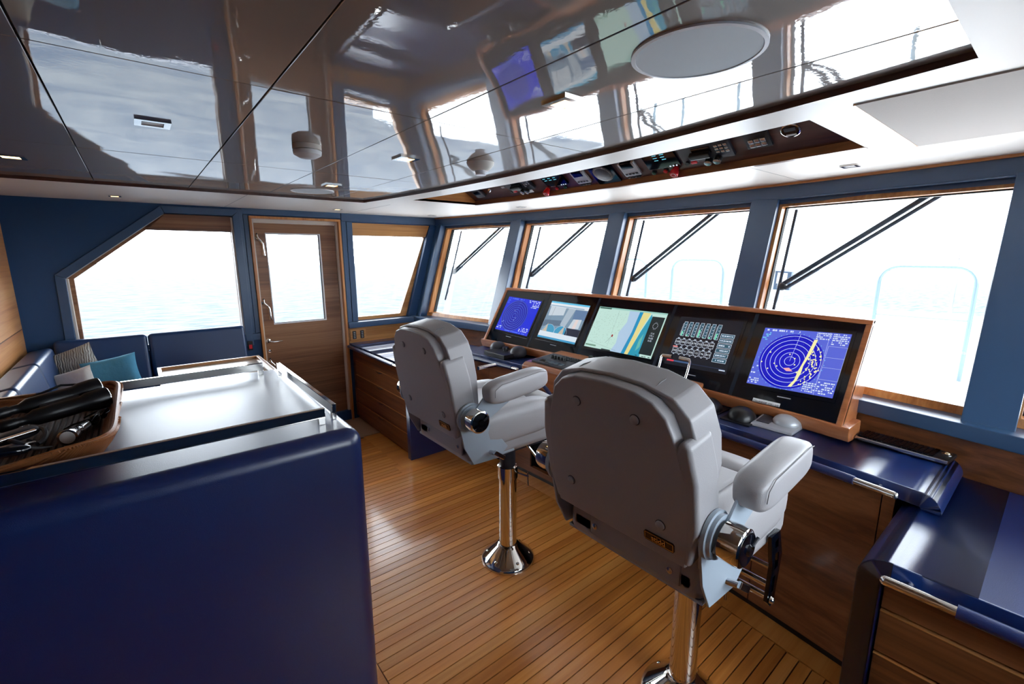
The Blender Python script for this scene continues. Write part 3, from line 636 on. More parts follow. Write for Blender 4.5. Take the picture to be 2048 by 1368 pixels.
fs += [tuple(range(m_ - 1, -1, -1)), tuple(N_ * m_ + k for k in range(m_))]
mb.add(vs, fs); mb.build('cabinet', 'hood_wood', hood)
# raised wooden rim around the black glass
def hbar(y0, y1, z0, z1, d0, d1, m, nm, n=20, bevel=0.0):
    mb = MB(); Yq = ys(y0, y1, n); vs = []
    for y in Yq: vs += [(hf(y, z0, d0), y, z0), (hf(y, z0, d1), y, z0), (hf(y, z1, d1), y, z1), (hf(y, z1, d0), y, z1)]
    fs = []
    for i in range(n):
        for k in range(4): fs.append((i * 4 + k, i * 4 + (k + 1) % 4, (i + 1) * 4 + (k + 1) % 4, (i + 1) * 4 + k))
    fs += [(3, 2, 1, 0), tuple(n * 4 + k for k in range(4))]
    mb.add(vs, fs); return mb.build(nm, m, hood, bevel=bevel)
hbar(HYB, HYA, 1.338, 1.358, -.012, .03, 'hood_wood', 'top_rail', bevel=.004)
hbar(HYA - .024, HYA, .925, 1.338, -.012, .02, 'hood_wood', 'side_rail', 2, .004)
hbar(HYB, HYB + .024, .925, 1.338, -.012, .02, 'hood_wood', 'side_rail', 2, .004)
hbar(HYB + .026, HYA - .026, .930, 1.336, -.004, .004, 'black_gloss', 'black_glass', 24)
mb = MB(); sweep(mb, [(2.395, .857), (2.50, .857), (2.50, .928), (2.335, .928), (2.335, .905), (2.35, .862)], HYB - .03, HYA + .03, 24); mb.build('plinth', 'hood_wood', hood, bevel=.006)
for yy in (2.655, 2.155, 1.545, 1.045): hbar(yy - .010, yy + .010, .932, 1.334, -.0052, -.004, mat('smoked strip', srgb(26, 38, 50), .2), 'divider', 1)
text('COURSE UP  050 / 310', Vector((hf(.86, .938, -.014), .86, .938)), -Y, Vector((HS, 0, 1)).normalized(), .012, 'charcoal', hood)
MB().frame_box((hf(.86, .940, -.008), .86, .940), Y, Vector((HS, 0, 1)).normalized(), Vector((1, 0, -HS)).normalized(), .062, .009, .003).build('label_strip', 'white', hood)

class Scr:
    def __init__(s, yc, w, label, zb=1.010, zt=1.278):
        zc = (zb + zt) / 2; slope = 2 * K * (yc - YC)            # dx/dy = -slope
        s.v = Vector((HS, 0, 1)).normalized(); s.u = Vector((slope, -1, 0)).normalized(); s.u = (s.u - s.v * s.u.dot(s.v)).normalized()
        s.n = s.u.cross(s.v).normalized()
        if s.n.x > 0: s.n = -s.n
        s.O = Vector((hf(yc, zc, -.005), yc, zc)) + s.n * .002; s.w = w; s.h = (zt - zb) * math.sqrt(1 + HS * HS)
        s.t = thing('display_screen', label, 'screen', s.O)
        s.q = {}
    def P(s, a, b_, o=0): return s.O + s.u * ((a - .5) * s.w) + s.v * ((b_ - .5) * s.h) + s.n * (.0022 + o)
    def mb(s, k): return s.q.setdefault(k, MB())
    def rect(s, k, a0, b0, a1, b1, o=.0004):
        s.mb(k).add([s.P(a0, b0, o), s.P(a1, b0, o), s.P(a1, b1, o), s.P(a0, b1, o)], [(0, 1, 2, 3)])
    def poly(s, k, pts, o=.0004): s.mb(k).add([s.P(a, b_, o) for a, b_ in pts], [tuple(range(len(pts)))])
    def ring(s, k, a, b_, r0, r1, o=.0006, n=48, a0=0, a1=2 * PI, asp=None):
        asp = asp or s.w / s.h; vs = []; fs = []
        for i in range(n + 1):
            t = a0 + (a1 - a0) * i / n
            for r in (r0, r1): vs.append(s.P(a + r * math.cos(t) / asp, b_ + r * math.sin(t), o))
        for i in range(n): fs.append((2 * i, 2 * i + 1, 2 * i + 3, 2 * i + 2))
        s.mb(k).add(vs, fs)
    def frame(s, k, a0, b0, a1, b1, t=.006, o=.0006):
        ta = t * s.h / s.w
        s.rect(k, a0, b0, a1, b0 + t, o); s.rect(k, a0, b1 - t, a1, b1, o); s.rect(k, a0, b0, a0 + ta, b1, o); s.rect(k, a1 - ta, b0, a1, b1, o)
    def line(s, k, a0, b0, a1, b1, t=.004, o=.0007):
        p, q = s.P(a0, b0, o), s.P(a1, b1, o); d = (q - p).normalized(); c = d.cross(s.n) * t * s.h / 2
        s.mb(k).add([p - c, q - c, q + c, p + c], [(0, 1, 2, 3)])
    def txt(s, body, a, b_, size, m, align='CENTER'): text(body, s.P(a, b_, .0009), s.u, s.v, size * s.h, m, s.t, 'screen_lettering', ext=.0001, align=align)
    def done(s):
        MB().frame_box(s.O, s.u, s.v, s.n, s.w / 2 + .014, s.h / 2 + .020, .0015).build('bezel', 'black_gloss', s.t)
        for k, m_ in s.q.items(): m_.build('screen_image', k, s.t)['kind'] = 'stuff'
        MB().frame_box(s.P(.5, -.125, .0), s.u, s.v, s.n, .030, .0022, .001).build('maker_strip', 'silver', s.t)
E_ = {}
def em(key, r, g, b_, s_=1.0):
    if key not in E_: E_[key] = emit('screen ' + key, srgb(r, g, b_), s_)
    return E_[key]
def textblock(s, a0, b0, a1, b1, rows, m, fill=.62, seed=1):
    rnd = random.Random(seed); h = (b1 - b0) / rows
    for r in range(rows):
        a = a0
        while a < a1 - .01:
            w = rnd.uniform(.008, .03); 
            if rnd.random() < fill: s.rect(m, a, b1 - (r + .78) * h, min(a + w, a1), b1 - (r + .2) * h, .0007)
            a += w + rnd.uniform(.003, .010)
SW = .384
# left radar
s = Scr(2.895, SW, 'far left radar screen, plain blue with thin rings'); bl = em('blue', 8, 34, 214); dk = em('deep blue', 4, 10, 160); pl = em('pale blue', 90, 130, 240); wt = em('white', 215, 228, 245)
s.rect(bl, 0, 0, 1, 1, .0002)
s.ring(dk, .40, .48, 0, .455, .0004)
for i in range(1, 8): s.ring(pl, .40, .48, .062 * i, .062 * i + .007)
s.line(pl, .40, .48, .43, .93, .003)
textblock(s, .66, .90, .99, .985, 2, wt, .8, 3); textblock(s, .80, .76, .99, .89, 3, wt, .7, 4); textblock(s, .70, .07, .98, .20, 3, wt, .7, 5); textblock(s, .02, .05, .16, .14, 2, wt, .7, 6)
textblock(s, .02, .93, .5, .985, 1, pl, .5, 7); textblock(s, .02, .80, .10, .92, 3, pl, .5, 8); textblock(s, .3, .01, .95, .05, 1, pl, .5, 9)
for (a, c) in ((.44, .35), (.46, .42), (.15, .28), (.12, .25), (.36, .62), (.78, .78)): s.ring(wt, a, c, 0, .010, .0008, 8)
s.done()
# camera picture
s = Scr(2.405, SW, 'second screen from the left showing an onboard camera picture'); gr = em('grey blue', 120, 146, 168); lg = em('light grey', 196, 208, 218); wh = em('page', 224, 230, 236); cy = em('cyan', 60, 150, 196); nv = em('navy', 26, 34, 56); sv = em('steel', 168, 184, 198)
s.rect(wh, 0, 0, 1, 1, .0002); s.rect(em('sky bar', 96, 190, 226), 0, .955, 1, 1); s.rect(cy, 0, 0, 1, .05)
s.rect(gr, .0, .18, 1, .86, .0003)
s.poly(lg, [(.06, .60), (.45, .66), (.45, .86), (.04, .86)], .0004); s.poly(em('mid', 88, 110, 132), [(0, .30), (.46, .38), (.46, .52), (.02, .48)], .0005)
s.poly(sv, [(.46, .42), (.58, .28), (.70, .86), (.52, .86)], .0005); s.rect(em('steel blue', 96, 124, 160), .70, .60, 1, .84, .0005)
s.poly(lg, [(.68, .34), (.94, .38), (.94, .62), (.74, .60)], .0006); s.poly(em('pinkish', 222, 208, 206), [(.78, .36), (.86, .37), (.87, .61), (.80, .60)], .0007)
s.rect(nv, .66, .14, 1, .36, .0008); s.line(em('dim', 110, 120, 135), .14, .34, .16, .86, .008)
for cx in (.22, .54):
    s.ring(em('turq', 60, 150, 190), cx, .18, 0, .20, .0007, 30, 0, PI); s.ring(wt, cx, .18, .20, .206, .0008, 30, 0, PI)
for cx in (.12, .56): s.poly(em('sail', 196, 184, 168), [(cx - .06, .18), (cx + .06, .18), (cx + .03, .40)], .0009)
s.rect(em('bar2', 214, 226, 236), 0, .06, 1, .175, .0009); s.rect(em('bar3', 150, 178, 200), 0, .87, .9, .90, .0006)
s.done()
# chart
s = Scr(1.852, .548, 'wide middle chart screen showing pale green sea and coastline'); ch = em('chart sea', 190, 224, 214); c2 = em('chart shoal', 172, 200, 226); c3 = em('coast blue', 24, 140, 190); c4 = em('beach', 226, 214, 140); c5 = em('land', 38, 150, 180); dg = em('dark panel', 14, 34, 38); gn = em('chart green', 110, 150, 130)
s.rect(ch, 0, 0, 1, 1, .0002)
s.poly(c2, [(.42, 0), (.62, 0), (.66, .5), (.70, 1), (.48, 1), (.50, .7), (.44, .45), (.46, .2)], .0003)
s.poly(c3, [(.58, 0), (.63, 0), (.66, .45), (.68, 1), (.63, 1), (.62, .5)], .0004); s.poly(c4, [(.63, 0), (.70, 0), (.72, .5), (.79, 1), (.68, 1), (.66, .45)], .0005)
s.poly(c5, [(.68, 0), (.84, 0), (.84, .8), (.80, .95), (.74, .55), (.70, .2)], .0006); s.poly(em('land green', 100, 180, 170), [(.76, .1), (.80, .2), (.79, .5), (.76, .35)], .0007)
s.rect(dg, .82, .06, .985, .90, .0008); s.rect(em('bar teal', 150, 200, 190), .0, .965, 1, 1, .0008); s.rect(em('dark green', 60, 100, 90), .01, .955, .2, .99, .0009); s.rect(gn, .01, .04, .18, .075, .0009); s.rect(dg, .28, .0, .42, .022, .0009)
rnd = random.Random(11)
for i in range(170):
    a, c = rnd.uniform(.03, .45), rnd.uniform(.12, .9); s.rect(gn, a, c, a + .010, c + .004, .0005)
s.line(em('thin', 90, 120, 120), .35, .10, .33, .95, .003); s.line(em('thin', 90, 120, 120), 0, .16, .5, .03, .003); s.line(em('thin', 90, 120, 120), .30, .16, .365, .33, .005)
s.poly(em('ship', 150, 30, 40), [(.356, .32), (.375, .32), (.378, .36), (.366, .385), (.354, .36)], .0009)
s.ring(wt, .90, .70, .055, .058, .0010); 
for k in range(12): s.line(wt, .90 + .035 * math.cos(k * PI / 6) / 1.5, .70 + .07 * math.sin(k * PI / 6), .90 + .045 * math.cos(k * PI / 6) / 1.5, .70 + .085 * math.sin(k * PI / 6), .005, .0010)
for k, tx in enumerate(('11.6', '173.1', '74.05', '0.45')): s.txt(tx, .90, .53 - .055 * k, .05, wt)
textblock(s, .84, .82, .97, .88, 2, wt, .6, 12); textblock(s, .85, .10, .97, .28, 6, em('orange', 200, 120, 70), .4, 13); textblock(s, .01, .97, .98, .995, 1, dg, .3, 14); textblock(s, .78, .005, .99, .03, 1, dg, .5, 15)
s.done()
# engine monitoring page
s = Scr(1.290, SW, 'dark engine page screen with white gauges, fourth from left'); bk = em('page black', 10, 16, 30); gn2 = em('gauge green', 110, 220, 180); tq = em('gauge teal', 40, 84, 104)
s.rect(bk, 0, 0, 1, 1, .0002)
for i in range(7):
    a = .10 + i * .092; s.rect(tq, a, .60, a + .058, .90, .0004); s.frame(wt, a, .60, a + .058, .90, .006); s.rect(gn2, a + .008, .61, a + .03, (.70, .64, .62, .76, .62, .64, .72)[i], .0006)
    for q in range(4): s.rect(wt, a + .03, .65 + q * .06, a + .042, .665 + q * .06, .0008)
    for q in range(9): s.rect(wt, a - .014, .62 + q * .028, a - .004, .632 + q * .028, .0008)
r1 = ('2200', '1501', '725', '679', '735', '1501', '2200'); r2 = ('202', '102', '11', '436', '13', '96', '815')
for j, (row, b0) in enumerate(((r1, .42), (r2, .24))):
    for i, tx in enumerate(row):
        a = .06 + i * .092; s.frame(wt, a, b0, a + .078, b0 + .115, .006); s.txt(tx, a + .039, b0 + .056, .052, 'screen_text'); s.rect(wt, a + .02, b0 + .125, a + .055, b0 + .14, .0007); s.rect(wt, a + .03, b0 - .022, a + .055, b0 - .012, .0007)
s.rect(em('pink', 255, 150, 150), .05, .365, .13, .385, .0009)
for k in range(6):
    b0 = .655 - k * .094; s.rect(tq, .735, b0, .94, b0 + .078, .0004); s.frame(wt, .735, b0, .94, b0 + .078, .006); textblock(s, .755, b0 + .02, .92, b0 + .058, 1, wt, .9, 20 + k)
s.rect(em('alarm red', 230, 60, 80), .03, .07, .15, .10, .0006); s.rect(em('slate', 60, 90, 130), .15, .07, .40, .10, .0006); s.rect(em('slate2', 40, 56, 90), .40, .075, .96, .085, .0006); s.rect(wt, .88, .05, .97, .068, .0006)
s.done()
# right radar
s = Scr(.790, SW, 'far right radar screen with yellow coastline echoes and side panels'); pb = em('panel blue', 84, 100, 214); rb = em('radar blue', 2, 6, 190); yl = em('echo', 246, 240, 170); hz = em('haze', 120, 130, 250)
s.rect(pb, 0, 0, 1, 1, .0002); s.ring(rb, .43, .47, 0, .455, .0004, 64)
for i in range(1, 7): s.ring(wt, .43, .47, .070 * i, .070 * i + .006, .0006, 64)
s.line(wt, .43, .47, .46, .93, .004)
s.poly(yl, [(.63, .86), (.67, .87), (.66, .78), (.64, .62), (.60, .42), (.60, .30), (.58, .18), (.54, .06), (.50, .06), (.55, .18), (.56, .32), (.60, .58), (.62, .76)], .0009)
rnd = random.Random(5)
for i in range(90):
    t_ = rnd.random(); a = .62 + .20 * rnd.random() - .04 * abs(t_ - .5); c = .10 + .72 * t_
    if math.hypot((a - .43) * 1.25, c - .47) > .44: continue
    pts = [(a + rnd.uniform(.006, .018) * math.cos(q) * .8, c + rnd.uniform(.006, .020) * math.sin(q)) for q in [k * PI / 3 for k in range(6)]]; s.poly(yl, pts, .0009)
for (a, c) in ((.30, .36), (.26, .40), (.20, .30), (.10, .40), (.55, .30), (.50, .42), (.41, .58), (.48, .52), (.17, .58)): s.ring(yl, a, c, 0, .012, .0009, 8)
s.poly(em('own', 240, 170, 170), [(.38, .34), (.43, .30), (.50, .31), (.45, .36)], .0010)
s.frame(wt, .80, .25, 1.0, .78, .003); s.line(wt, .80, .60, 1, .60, .003); s.line(wt, .80, .44, 1, .44, .003); s.line(wt, .78, 1, .80, 0, .003); s.line(hz, .79, 0, .79, 1, .003)
textblock(s, .64, .87, .80, .99, 4, wt, .8, 31); textblock(s, .82, .80, .99, .99, 6, wt, .72, 32); textblock(s, .66, .02, .80, .18, 5, wt, .72, 33); textblock(s, .81, .02, .99, .22, 6, wt, .72, 34)
textblock(s, .01, .94, .45, .99, 1, wt, .6, 35); textblock(s, .01, .78, .10, .93, 5, em('cy2', 120, 220, 240), .5, 36); textblock(s, .01, .02, .14, .12, 3, wt, .7, 37); textblock(s, .01, .18, .08, .34, 4, wt, .4, 38)
for k in range(36): s.ring(em('cy2', 120, 220, 240), .43 + .47 * math.cos(k * PI / 18) / 1.22, .47 + .47 * math.sin(k * PI / 18), 0, .006, .0008, 6)
s.done()

# ------------------------------------------------------------------ keyboard
kx, ky = 2.36, .345; a_ = math.radians(96)
t = thing('keyboard', 'black keyboard with trackball right of the screen hood', 'keyboard', (kx, ky, .855))
ku = Vector((-.10, -1, 0)).normalized(); kv = Vector((1, -.10, 0)).normalized()
ko = Vector((kx, ky, .868))
MB().frame_box(ko, ku, kv, Z, .150, .060, .009).build('base', 'black', t, bevel=.006)
MB().frame_box(ko + kv * -.058 + Z * .0035, ku, kv, Z, .150, .006, .007).build('palm_edge', 'steel', t, bevel=.003)
for r in range(5):
    for c in range(15):
        if r == 0 and 4 < c < 9: continue
        MB().frame_box(ko + ku * (-.136 + c * .0165) + kv * (-.040 + r * .0195) + Z * .011, ku, kv, Z, .0068, .0078, .003).build('key', 'black_gloss', t)
MB().frame_box(ko + ku * (-.136 + 6.5 * .0165) + kv * -.040 + Z * .011, ku, kv, Z, .031, .0078, .003).build('space_bar', 'black_gloss', t)
MB().sell(ko + ku * .128 + kv * .022 + Z * .010, .011, .011, .010, 1, 1, 16, 10).build('trackball', 'brass', t, smooth=True)
MB().lathe(ko + ku * .128 + kv * .022 + Z * .008, [(.017, 0), (.017, .003), (.013, .004)], 20).build('trackball_ring', 'steel', t, smooth=True)

# ------------------------------------------------------------------ leather island in the foreground
isl = thing('leather_island', 'big navy leather island with chrome rails in the left foreground', 'counter', (-.1, 1.95, 0))
mb = MB(); mb.box(-1.25, .522, 1.408, 2.505, .004, 1.088); mb.build('leather_body', 'leather', isl, bevel=.052, seg=7)
def gal(P0, P1, nm='gallery_rail'):   # flat bar rail on two feet
    P0, P1 = Vector(P0), Vector(P1); d = (P1 - P0).normalized(); sd_ = d.cross(Z); L = (P1 - P0).length
    mb = MB(); mb.frame_box((P0 + P1) / 2, d, sd_, Z, L / 2, .0075, .017); ob = mb.build(nm, 'chrome', isl, bevel=.0015, seg=1)
    for q in (P0 + d * .012, P1 - d * .012):
        MB().frame_box(q - Z * .027, d, sd_, Z, .011, .0072, .012).build('rail_foot', 'chrome', isl, bevel=.001, seg=1)
gal((-1.15, 1.535, 1.127), (.436, 1.535, 1.127)); gal((-1.15, 2.392, 1.127), (.416, 2.392, 1.127)); gal((.474, 1.555, 1.127), (.474, 2.345, 1.127))
# table beyond
tb = thing('fiddle_table', 'low wooden table with raised oak edge behind the leather island', 'table', (.27, 2.76, 0))
MB().box(.028, .505, 2.512, 3.0, 1.02, 1.05).build('table_top', mat('pale satin wood', srgb(190, 170, 150), .22, coat=.5), tb)
for b_ in ((.025, .508, 2.985, 3.005, 1.02, 1.064), (.49, .508, 2.512, 2.984, 1.02, 1.064), (.025, .043, 2.512, 2.984, 1.02, 1.064)): MB().box(*b_).build('edge_fiddle', 'oak_x', tb, bevel=.003)
MB().box(.10, .45, 2.55, 2.95, .004, 1.02).build('pedestal', 'walnut_y', tb)
MB().box(.046, .36, 2.90, 2.904, 1.05, 1.0512).build('inlay_line', 'dark_wood', tb)

# basket ------------------------------------------------------------
bk_ = thing('wicker_basket', 'brown woven wicker tray basket on the leather island', 'basket', (-.33, 2.0, 1.09))
bx0, bx1, by0, by1 = -.62, -.098, 1.60, 2.36
def loop(inset, z, wav=0, n=72):
    pts = []; cx, cy = (bx0 + bx1) / 2, (by0 + by1) / 2; hx, hy = (bx1 - bx0) / 2 - inset, (by1 - by0) / 2 - inset
    for k in range(n):
        t_ = 2 * PI * k / n; c, s__ = math.cos(t_), math.sin(t_); e = .22
        px = cx + hx * math.copysign(abs(c) ** e, c); py = cy + hy * math.copysign(abs(s__) ** e, s__)
        dip = -.022 * wav * math.exp(-((px - cx) / .10) ** 2) * (1 if abs(py - cy) > hy * .8 else 0) + .010 * wav * math.exp(-((px - bx1) / .12) ** 2)
        pts.append((px, py, z + dip))
    return pts
for k in range(6):
    f_ = k / 5; MB().tube(loop(.040 * (1 - f_) + .004, 1.098 + .050 * f_, wav=f_), .0062 if k < 5 else .0085, 8, closed=True).build('wicker_strand', 'wicker', bk_, smooth=True)
mb = MB()
base = loop(.034, 1.097, 0, 210); top = loop(-.006, 1.150, 1, 210); mid_ = loop(.012, 1.123, .5, 210)
for k in range(210):
    mb.tube([base[k], mid_[(k + 2) % 210], top[(k + 4) % 210]], .0040, 6)
o = mb.build('wicker_stakes', 'wicker', bk_, smooth=True); o['kind'] = 'stuff'
for k in range(30):
    x = bx0 + .045 + k * (bx1 - bx0 - .09) / 29; MB().tube([(x, by0 + .045, 1.096), (x, by1 - .045, 1.096)], .0085, 6).build('floor_cane', 'wicker_dark', bk_, smooth=True)
# binoculars
bi = thing('binoculars', 'large black binoculars lying in the wicker basket', 'binoculars', (-.27, 2.10, 1.105))
ax = Vector((.93, .30, .10)).normalized(); sd2 = Vector((-.30, .93, .02)).normalized()
for q in (-1, 1):
    O = Vector((-.235, 2.10, 1.158)) + sd2 * .036 * q + Z * (.014 if q > 0 else -.008)
    MB().lathe(O, [(.014, -.17), (.018, -.165), (.018, -.13), (.014, -.125), (.015, -.105), (.026, -.085), (.028, -.03), (.027, .03), (.033, .045), (.036, .08), (.036, .100), (.032, .101)], 24, axis=ax).build('barrel', 'black', bi, smooth=True)
    MB().tube([O + ax * .1010 + (sd2 * math.cos(a) + ax.cross(sd2) * math.sin(a)) * .033 for a in [2 * PI * k / 24 for k in range(24)]], .0022, 6, closed=True).build('lens_ring', 'steel', bi, smooth=True)
    MB().lathe(O, [(.030, .094), (.030, .097), (.018, .099)], 24, axis=ax).build('objective_lens', 'black_gloss', bi, smooth=True)
MB().frame_box(Vector((-.25, 2.10, 1.163)), ax, sd2, ax.cross(sd2), .05, .020, .010).build('bridge', 'charcoal', bi, bevel=.004)
MB().tube([(-.33, 2.15, 1.18), (-.25, 2.18, 1.205), (-.16, 2.18, 1.195), (-.13, 2.16, 1.17)], .004, 8).build('strap', 'rubber', bi, smooth=True)
# torch
to = thing('torch', 'short chrome pocket torch in the wicker basket', 'torch', (-.21, 1.80, 1.105)); ax = Vector((-.22, -.95, .05)).normalized()
MB().lathe(Vector((-.200, 1.83, 1.128)), [(.014, -.085), (.015, -.08), (.015, -.03), (.013, -.028), (.013, 0), (.022, .02), (.024, .05), (.021, .051)], 20, axis=ax).build('body', 'steel', to, smooth=True)
MB().lathe(Vector((-.200, 1.83, 1.128)), [(.020, .0505), (.016, .0515), (.008, .052)], 20, axis=ax).build('lens', 'white', to, smooth=True)
# corkscrew cable, sunglasses, radio, gadget
cb = thing('coiled_cable', 'grey coiled cable lying beside the torch', 'cable', (-.28, 1.86, 1.105))
MB().tube([(-.30 + .035 * math.cos(t_) + .0, 1.86 + .06 * math.sin(t_), 1.128 + .010 * math.sin(t_ * 2)) for t_ in [k * PI / 14 for k in range(-4, 22)]], .0065, 8).build('cable', 'charcoal', cb, smooth=True)
sg = thing('sunglasses', 'black sunglasses at the right end inside the wicker basket', 'sunglasses', (-.15, 1.98, 1.105))
for q in (-1, 1): MB().sell((-.15 + .012 * q, 1.98 + .030 * q, 1.125), .024, .010, .017, .8, .9, 18, 10, u=Vector((.35, .93, 0)).normalized(), v=Vector((.93, -.35, .2)).normalized()).build('lens', 'black_gloss', sg, smooth=True)
MB().tube([(-.165, 1.945, 1.138), (-.150, 1.98, 1.142), (-.135, 2.015, 1.138)], .003, 6).build('bridge', 'black', sg, smooth=True)
for q in (-1, 1): MB().tube([(-.15 + .02 * q, 1.98 + .055 * q, 1.136), (-.19 + .02 * q, 1.99 + .05 * q, 1.124), (-.215 + .02 * q, 2.0 + .05 * q, 1.110)], .0028, 6).build('temple', 'black', sg, smooth=True)
kn = thing('multi_tool', 'folded steel multi-tool at the left of the basket', 'tool', (-.33, 1.88, 1.105))
MB().sell((-.335, 1.90, 1.130), .055, .026, .016, .5, .7, 24, 10, u=Vector((.9, .35, .1)).normalized(), v=Vector((-.35, .9, 0)).normalized()).build('handle', 'charcoal', kn, smooth=True)
MB().frame_box((-.325, 1.855, 1.140), Vector((.9, .35, .1)).normalized(), Vector((-.35, .9, 0)).normalized(), Z, .045, .008, .004).build('blade', 'steel', kn, bevel=.002)
MB().tube([(-.345, 1.82, 1.124), (-.31, 1.80, 1.127), (-.285, 1.82, 1.124), (-.30, 1.85, 1.122)], .005, 8).build('clip', 'chrome', kn, smooth=True)
ls = thing('spectacle_case', 'glossy black case resting on the near rim of the basket', 'case', (-.33, 1.64, 1.145))
MB().sell((-.335, 1.628, 1.168), .075, .022, .014, .7, .8, 26, 12, u=Vector((.98, .10, -.05)).normalized(), v=Vector((-.1, .98, 0)).normalized()).build('case_body', 'black_gloss', ls, smooth=True)
MB().tube([(-.265, 1.634, 1.164), (-.245, 1.636, 1.158), (-.225, 1.638, 1.156)], [.006, .004, .002], 8).build('cord_loop', 'rubber', ls, smooth=True)

# ------------------------------------------------------------------ sofa and cushions
so = thing('corner_sofa', 'navy leather corner sofa under the side window', 'sofa', (0, 4.1, 0))
def bcush(name, c, a, b_, h, tilt, ax='x'):
    if ax == 'x': u, w = X, Vector((0, math.sin(tilt), math.cos(tilt))); v = w.cross(u)
    else: u, w = Y, Vector((-math.sin(tilt), 0, math.cos(tilt))); v = w.cross(u)
    MB().frame_box(c, u, v, w, a, b_, h).build(name, 'sofa', so, bevel=.028, seg=4)
bcush('back_cushion', (.328, 4.335, .80), .318, .055, .27, .16); bcush('back_cushion', (-.245, 4.335, .80), .252, .055, .27, .16)
bcush('back_cushion', (-.515, 3.98, .79), .30, .065, .25, .18, 'y'); bcush('back_cushion', (-.515, 3.36, .79), .31, .065, .25, .18, 'y'); bcush('back_cushion', (-.515, 2.88, .79), .16, .065, .25, .18, 'y')
bcush('seat_cushion', (.33, 4.03, .46), .32, .28, .07, 0); bcush('seat_cushion', (-.26, 4.03, .46), .26, .28, .07, 0); bcush('seat_cushion', (-.30, 3.22, .46), .50, .25, .07, 0, 'y')
MB().box(-.62, .65, 3.76, 4.43, .02, .39).build('base', 'walnut_x', so); MB().box(-.62, -.06, 2.72, 3.75, .02, .39).build('base', 'walnut_y', so)
def pillow(name, label, c, w_, h_, d_, u, v, m):
    t = thing(name, label, 'cushion', c, None); mb = MB(); n = 18; vs = []; fs = []; u = Vector(u).normalized(); v = Vector(v); v = (v - u * v.dot(u)).normalized(); nn = u.cross(v)
    for sgn in (1, -1):
        for i in range(n + 1):
            for j in range(n + 1):
                a, b_ = -1 + 2 * i / n, -1 + 2 * j / n
                pinch = 1 - .07 * (1 - a * a) * (abs(b_) ** 3) ; pinch2 = 1 - .07 * (1 - b_ * b_) * (abs(a) ** 3)
                th = d_ * ((1 - a ** 4) * (1 - b_ ** 4)) ** .45
                vs.append(Vector(c) + u * a * w_ * pinch2 + v * b_ * h_ * pinch + nn * sgn * th)
    for q in range(2):
        o_ = q * (n + 1) ** 2
        for i in range(n):
            for j in range(n):
                f_ = (o_ + i * (n + 1) + j, o_ + (i + 1) * (n + 1) + j, o_ + (i + 1) * (n + 1) + j + 1, o_ + i * (n + 1) + j + 1); fs.append(f_ if q == 0 else f_[::-1])
    mb.add(vs, fs); ob = mb.build('cover', m, t, smooth=True); return t
pillow('throw_pillow', 'pale grey cable-knit cushion in the sofa corner', (-.425, 4.17, .905), .17, .12, .05, (.93, -.2, .33), (-.32, .25, .9), 'knit')
pillow('throw_pillow', 'plain turquoise blue cushion on the navy sofa', (-.205, 4.02, .860), .150, .115, .05, (.95, -.15, .16), (-.18, .3, .9), 'cushion_blue')
tw = pillow('throw_pillow', 'white cushion with embroidered bird in front of the knit cushion', (-.395, 3.90, .838), .125, .10, .045, (.90, -.3, .26), (-.30, .35, .88), 'cushion_white')
u_ = Vector((.90, -.3, .26)).normalized(); v_ = Vector((-.30, .35, .88)); v_ = (v_ - u_ * v_.dot(u_)).normalized(); n_ = u_.cross(v_); n_ = n_ if n_.y < 0 else -n_
bc = Vector((-.375, 3.90, .845)) + n_ * .047
MB().prism(bc, u_, v_, n_, [(-.02, .035), (-.004, .045), (.012, .030), (.002, .018), (-.012, .016)], -.002, .001).build('yellow_patch', mat('yellow thread', srgb(222, 172, 70), .8), tw)
MB().prism(bc, u_, v_, n_, [(-.012, .015), (.004, .016), (.018, -.02), (.012, -.045), (-.004, -.02)], -.002, .001).build('navy_patch', mat('navy thread', srgb(40, 44, 84), .8), tw)
MB().prism(bc, u_, v_, n_, [(-.002, -.03), (.012, -.046), (.008, -.06), (-.002, -.05)], -.002, .0015).build('red_patch', mat('red thread', srgb(190, 90, 70), .8), tw)

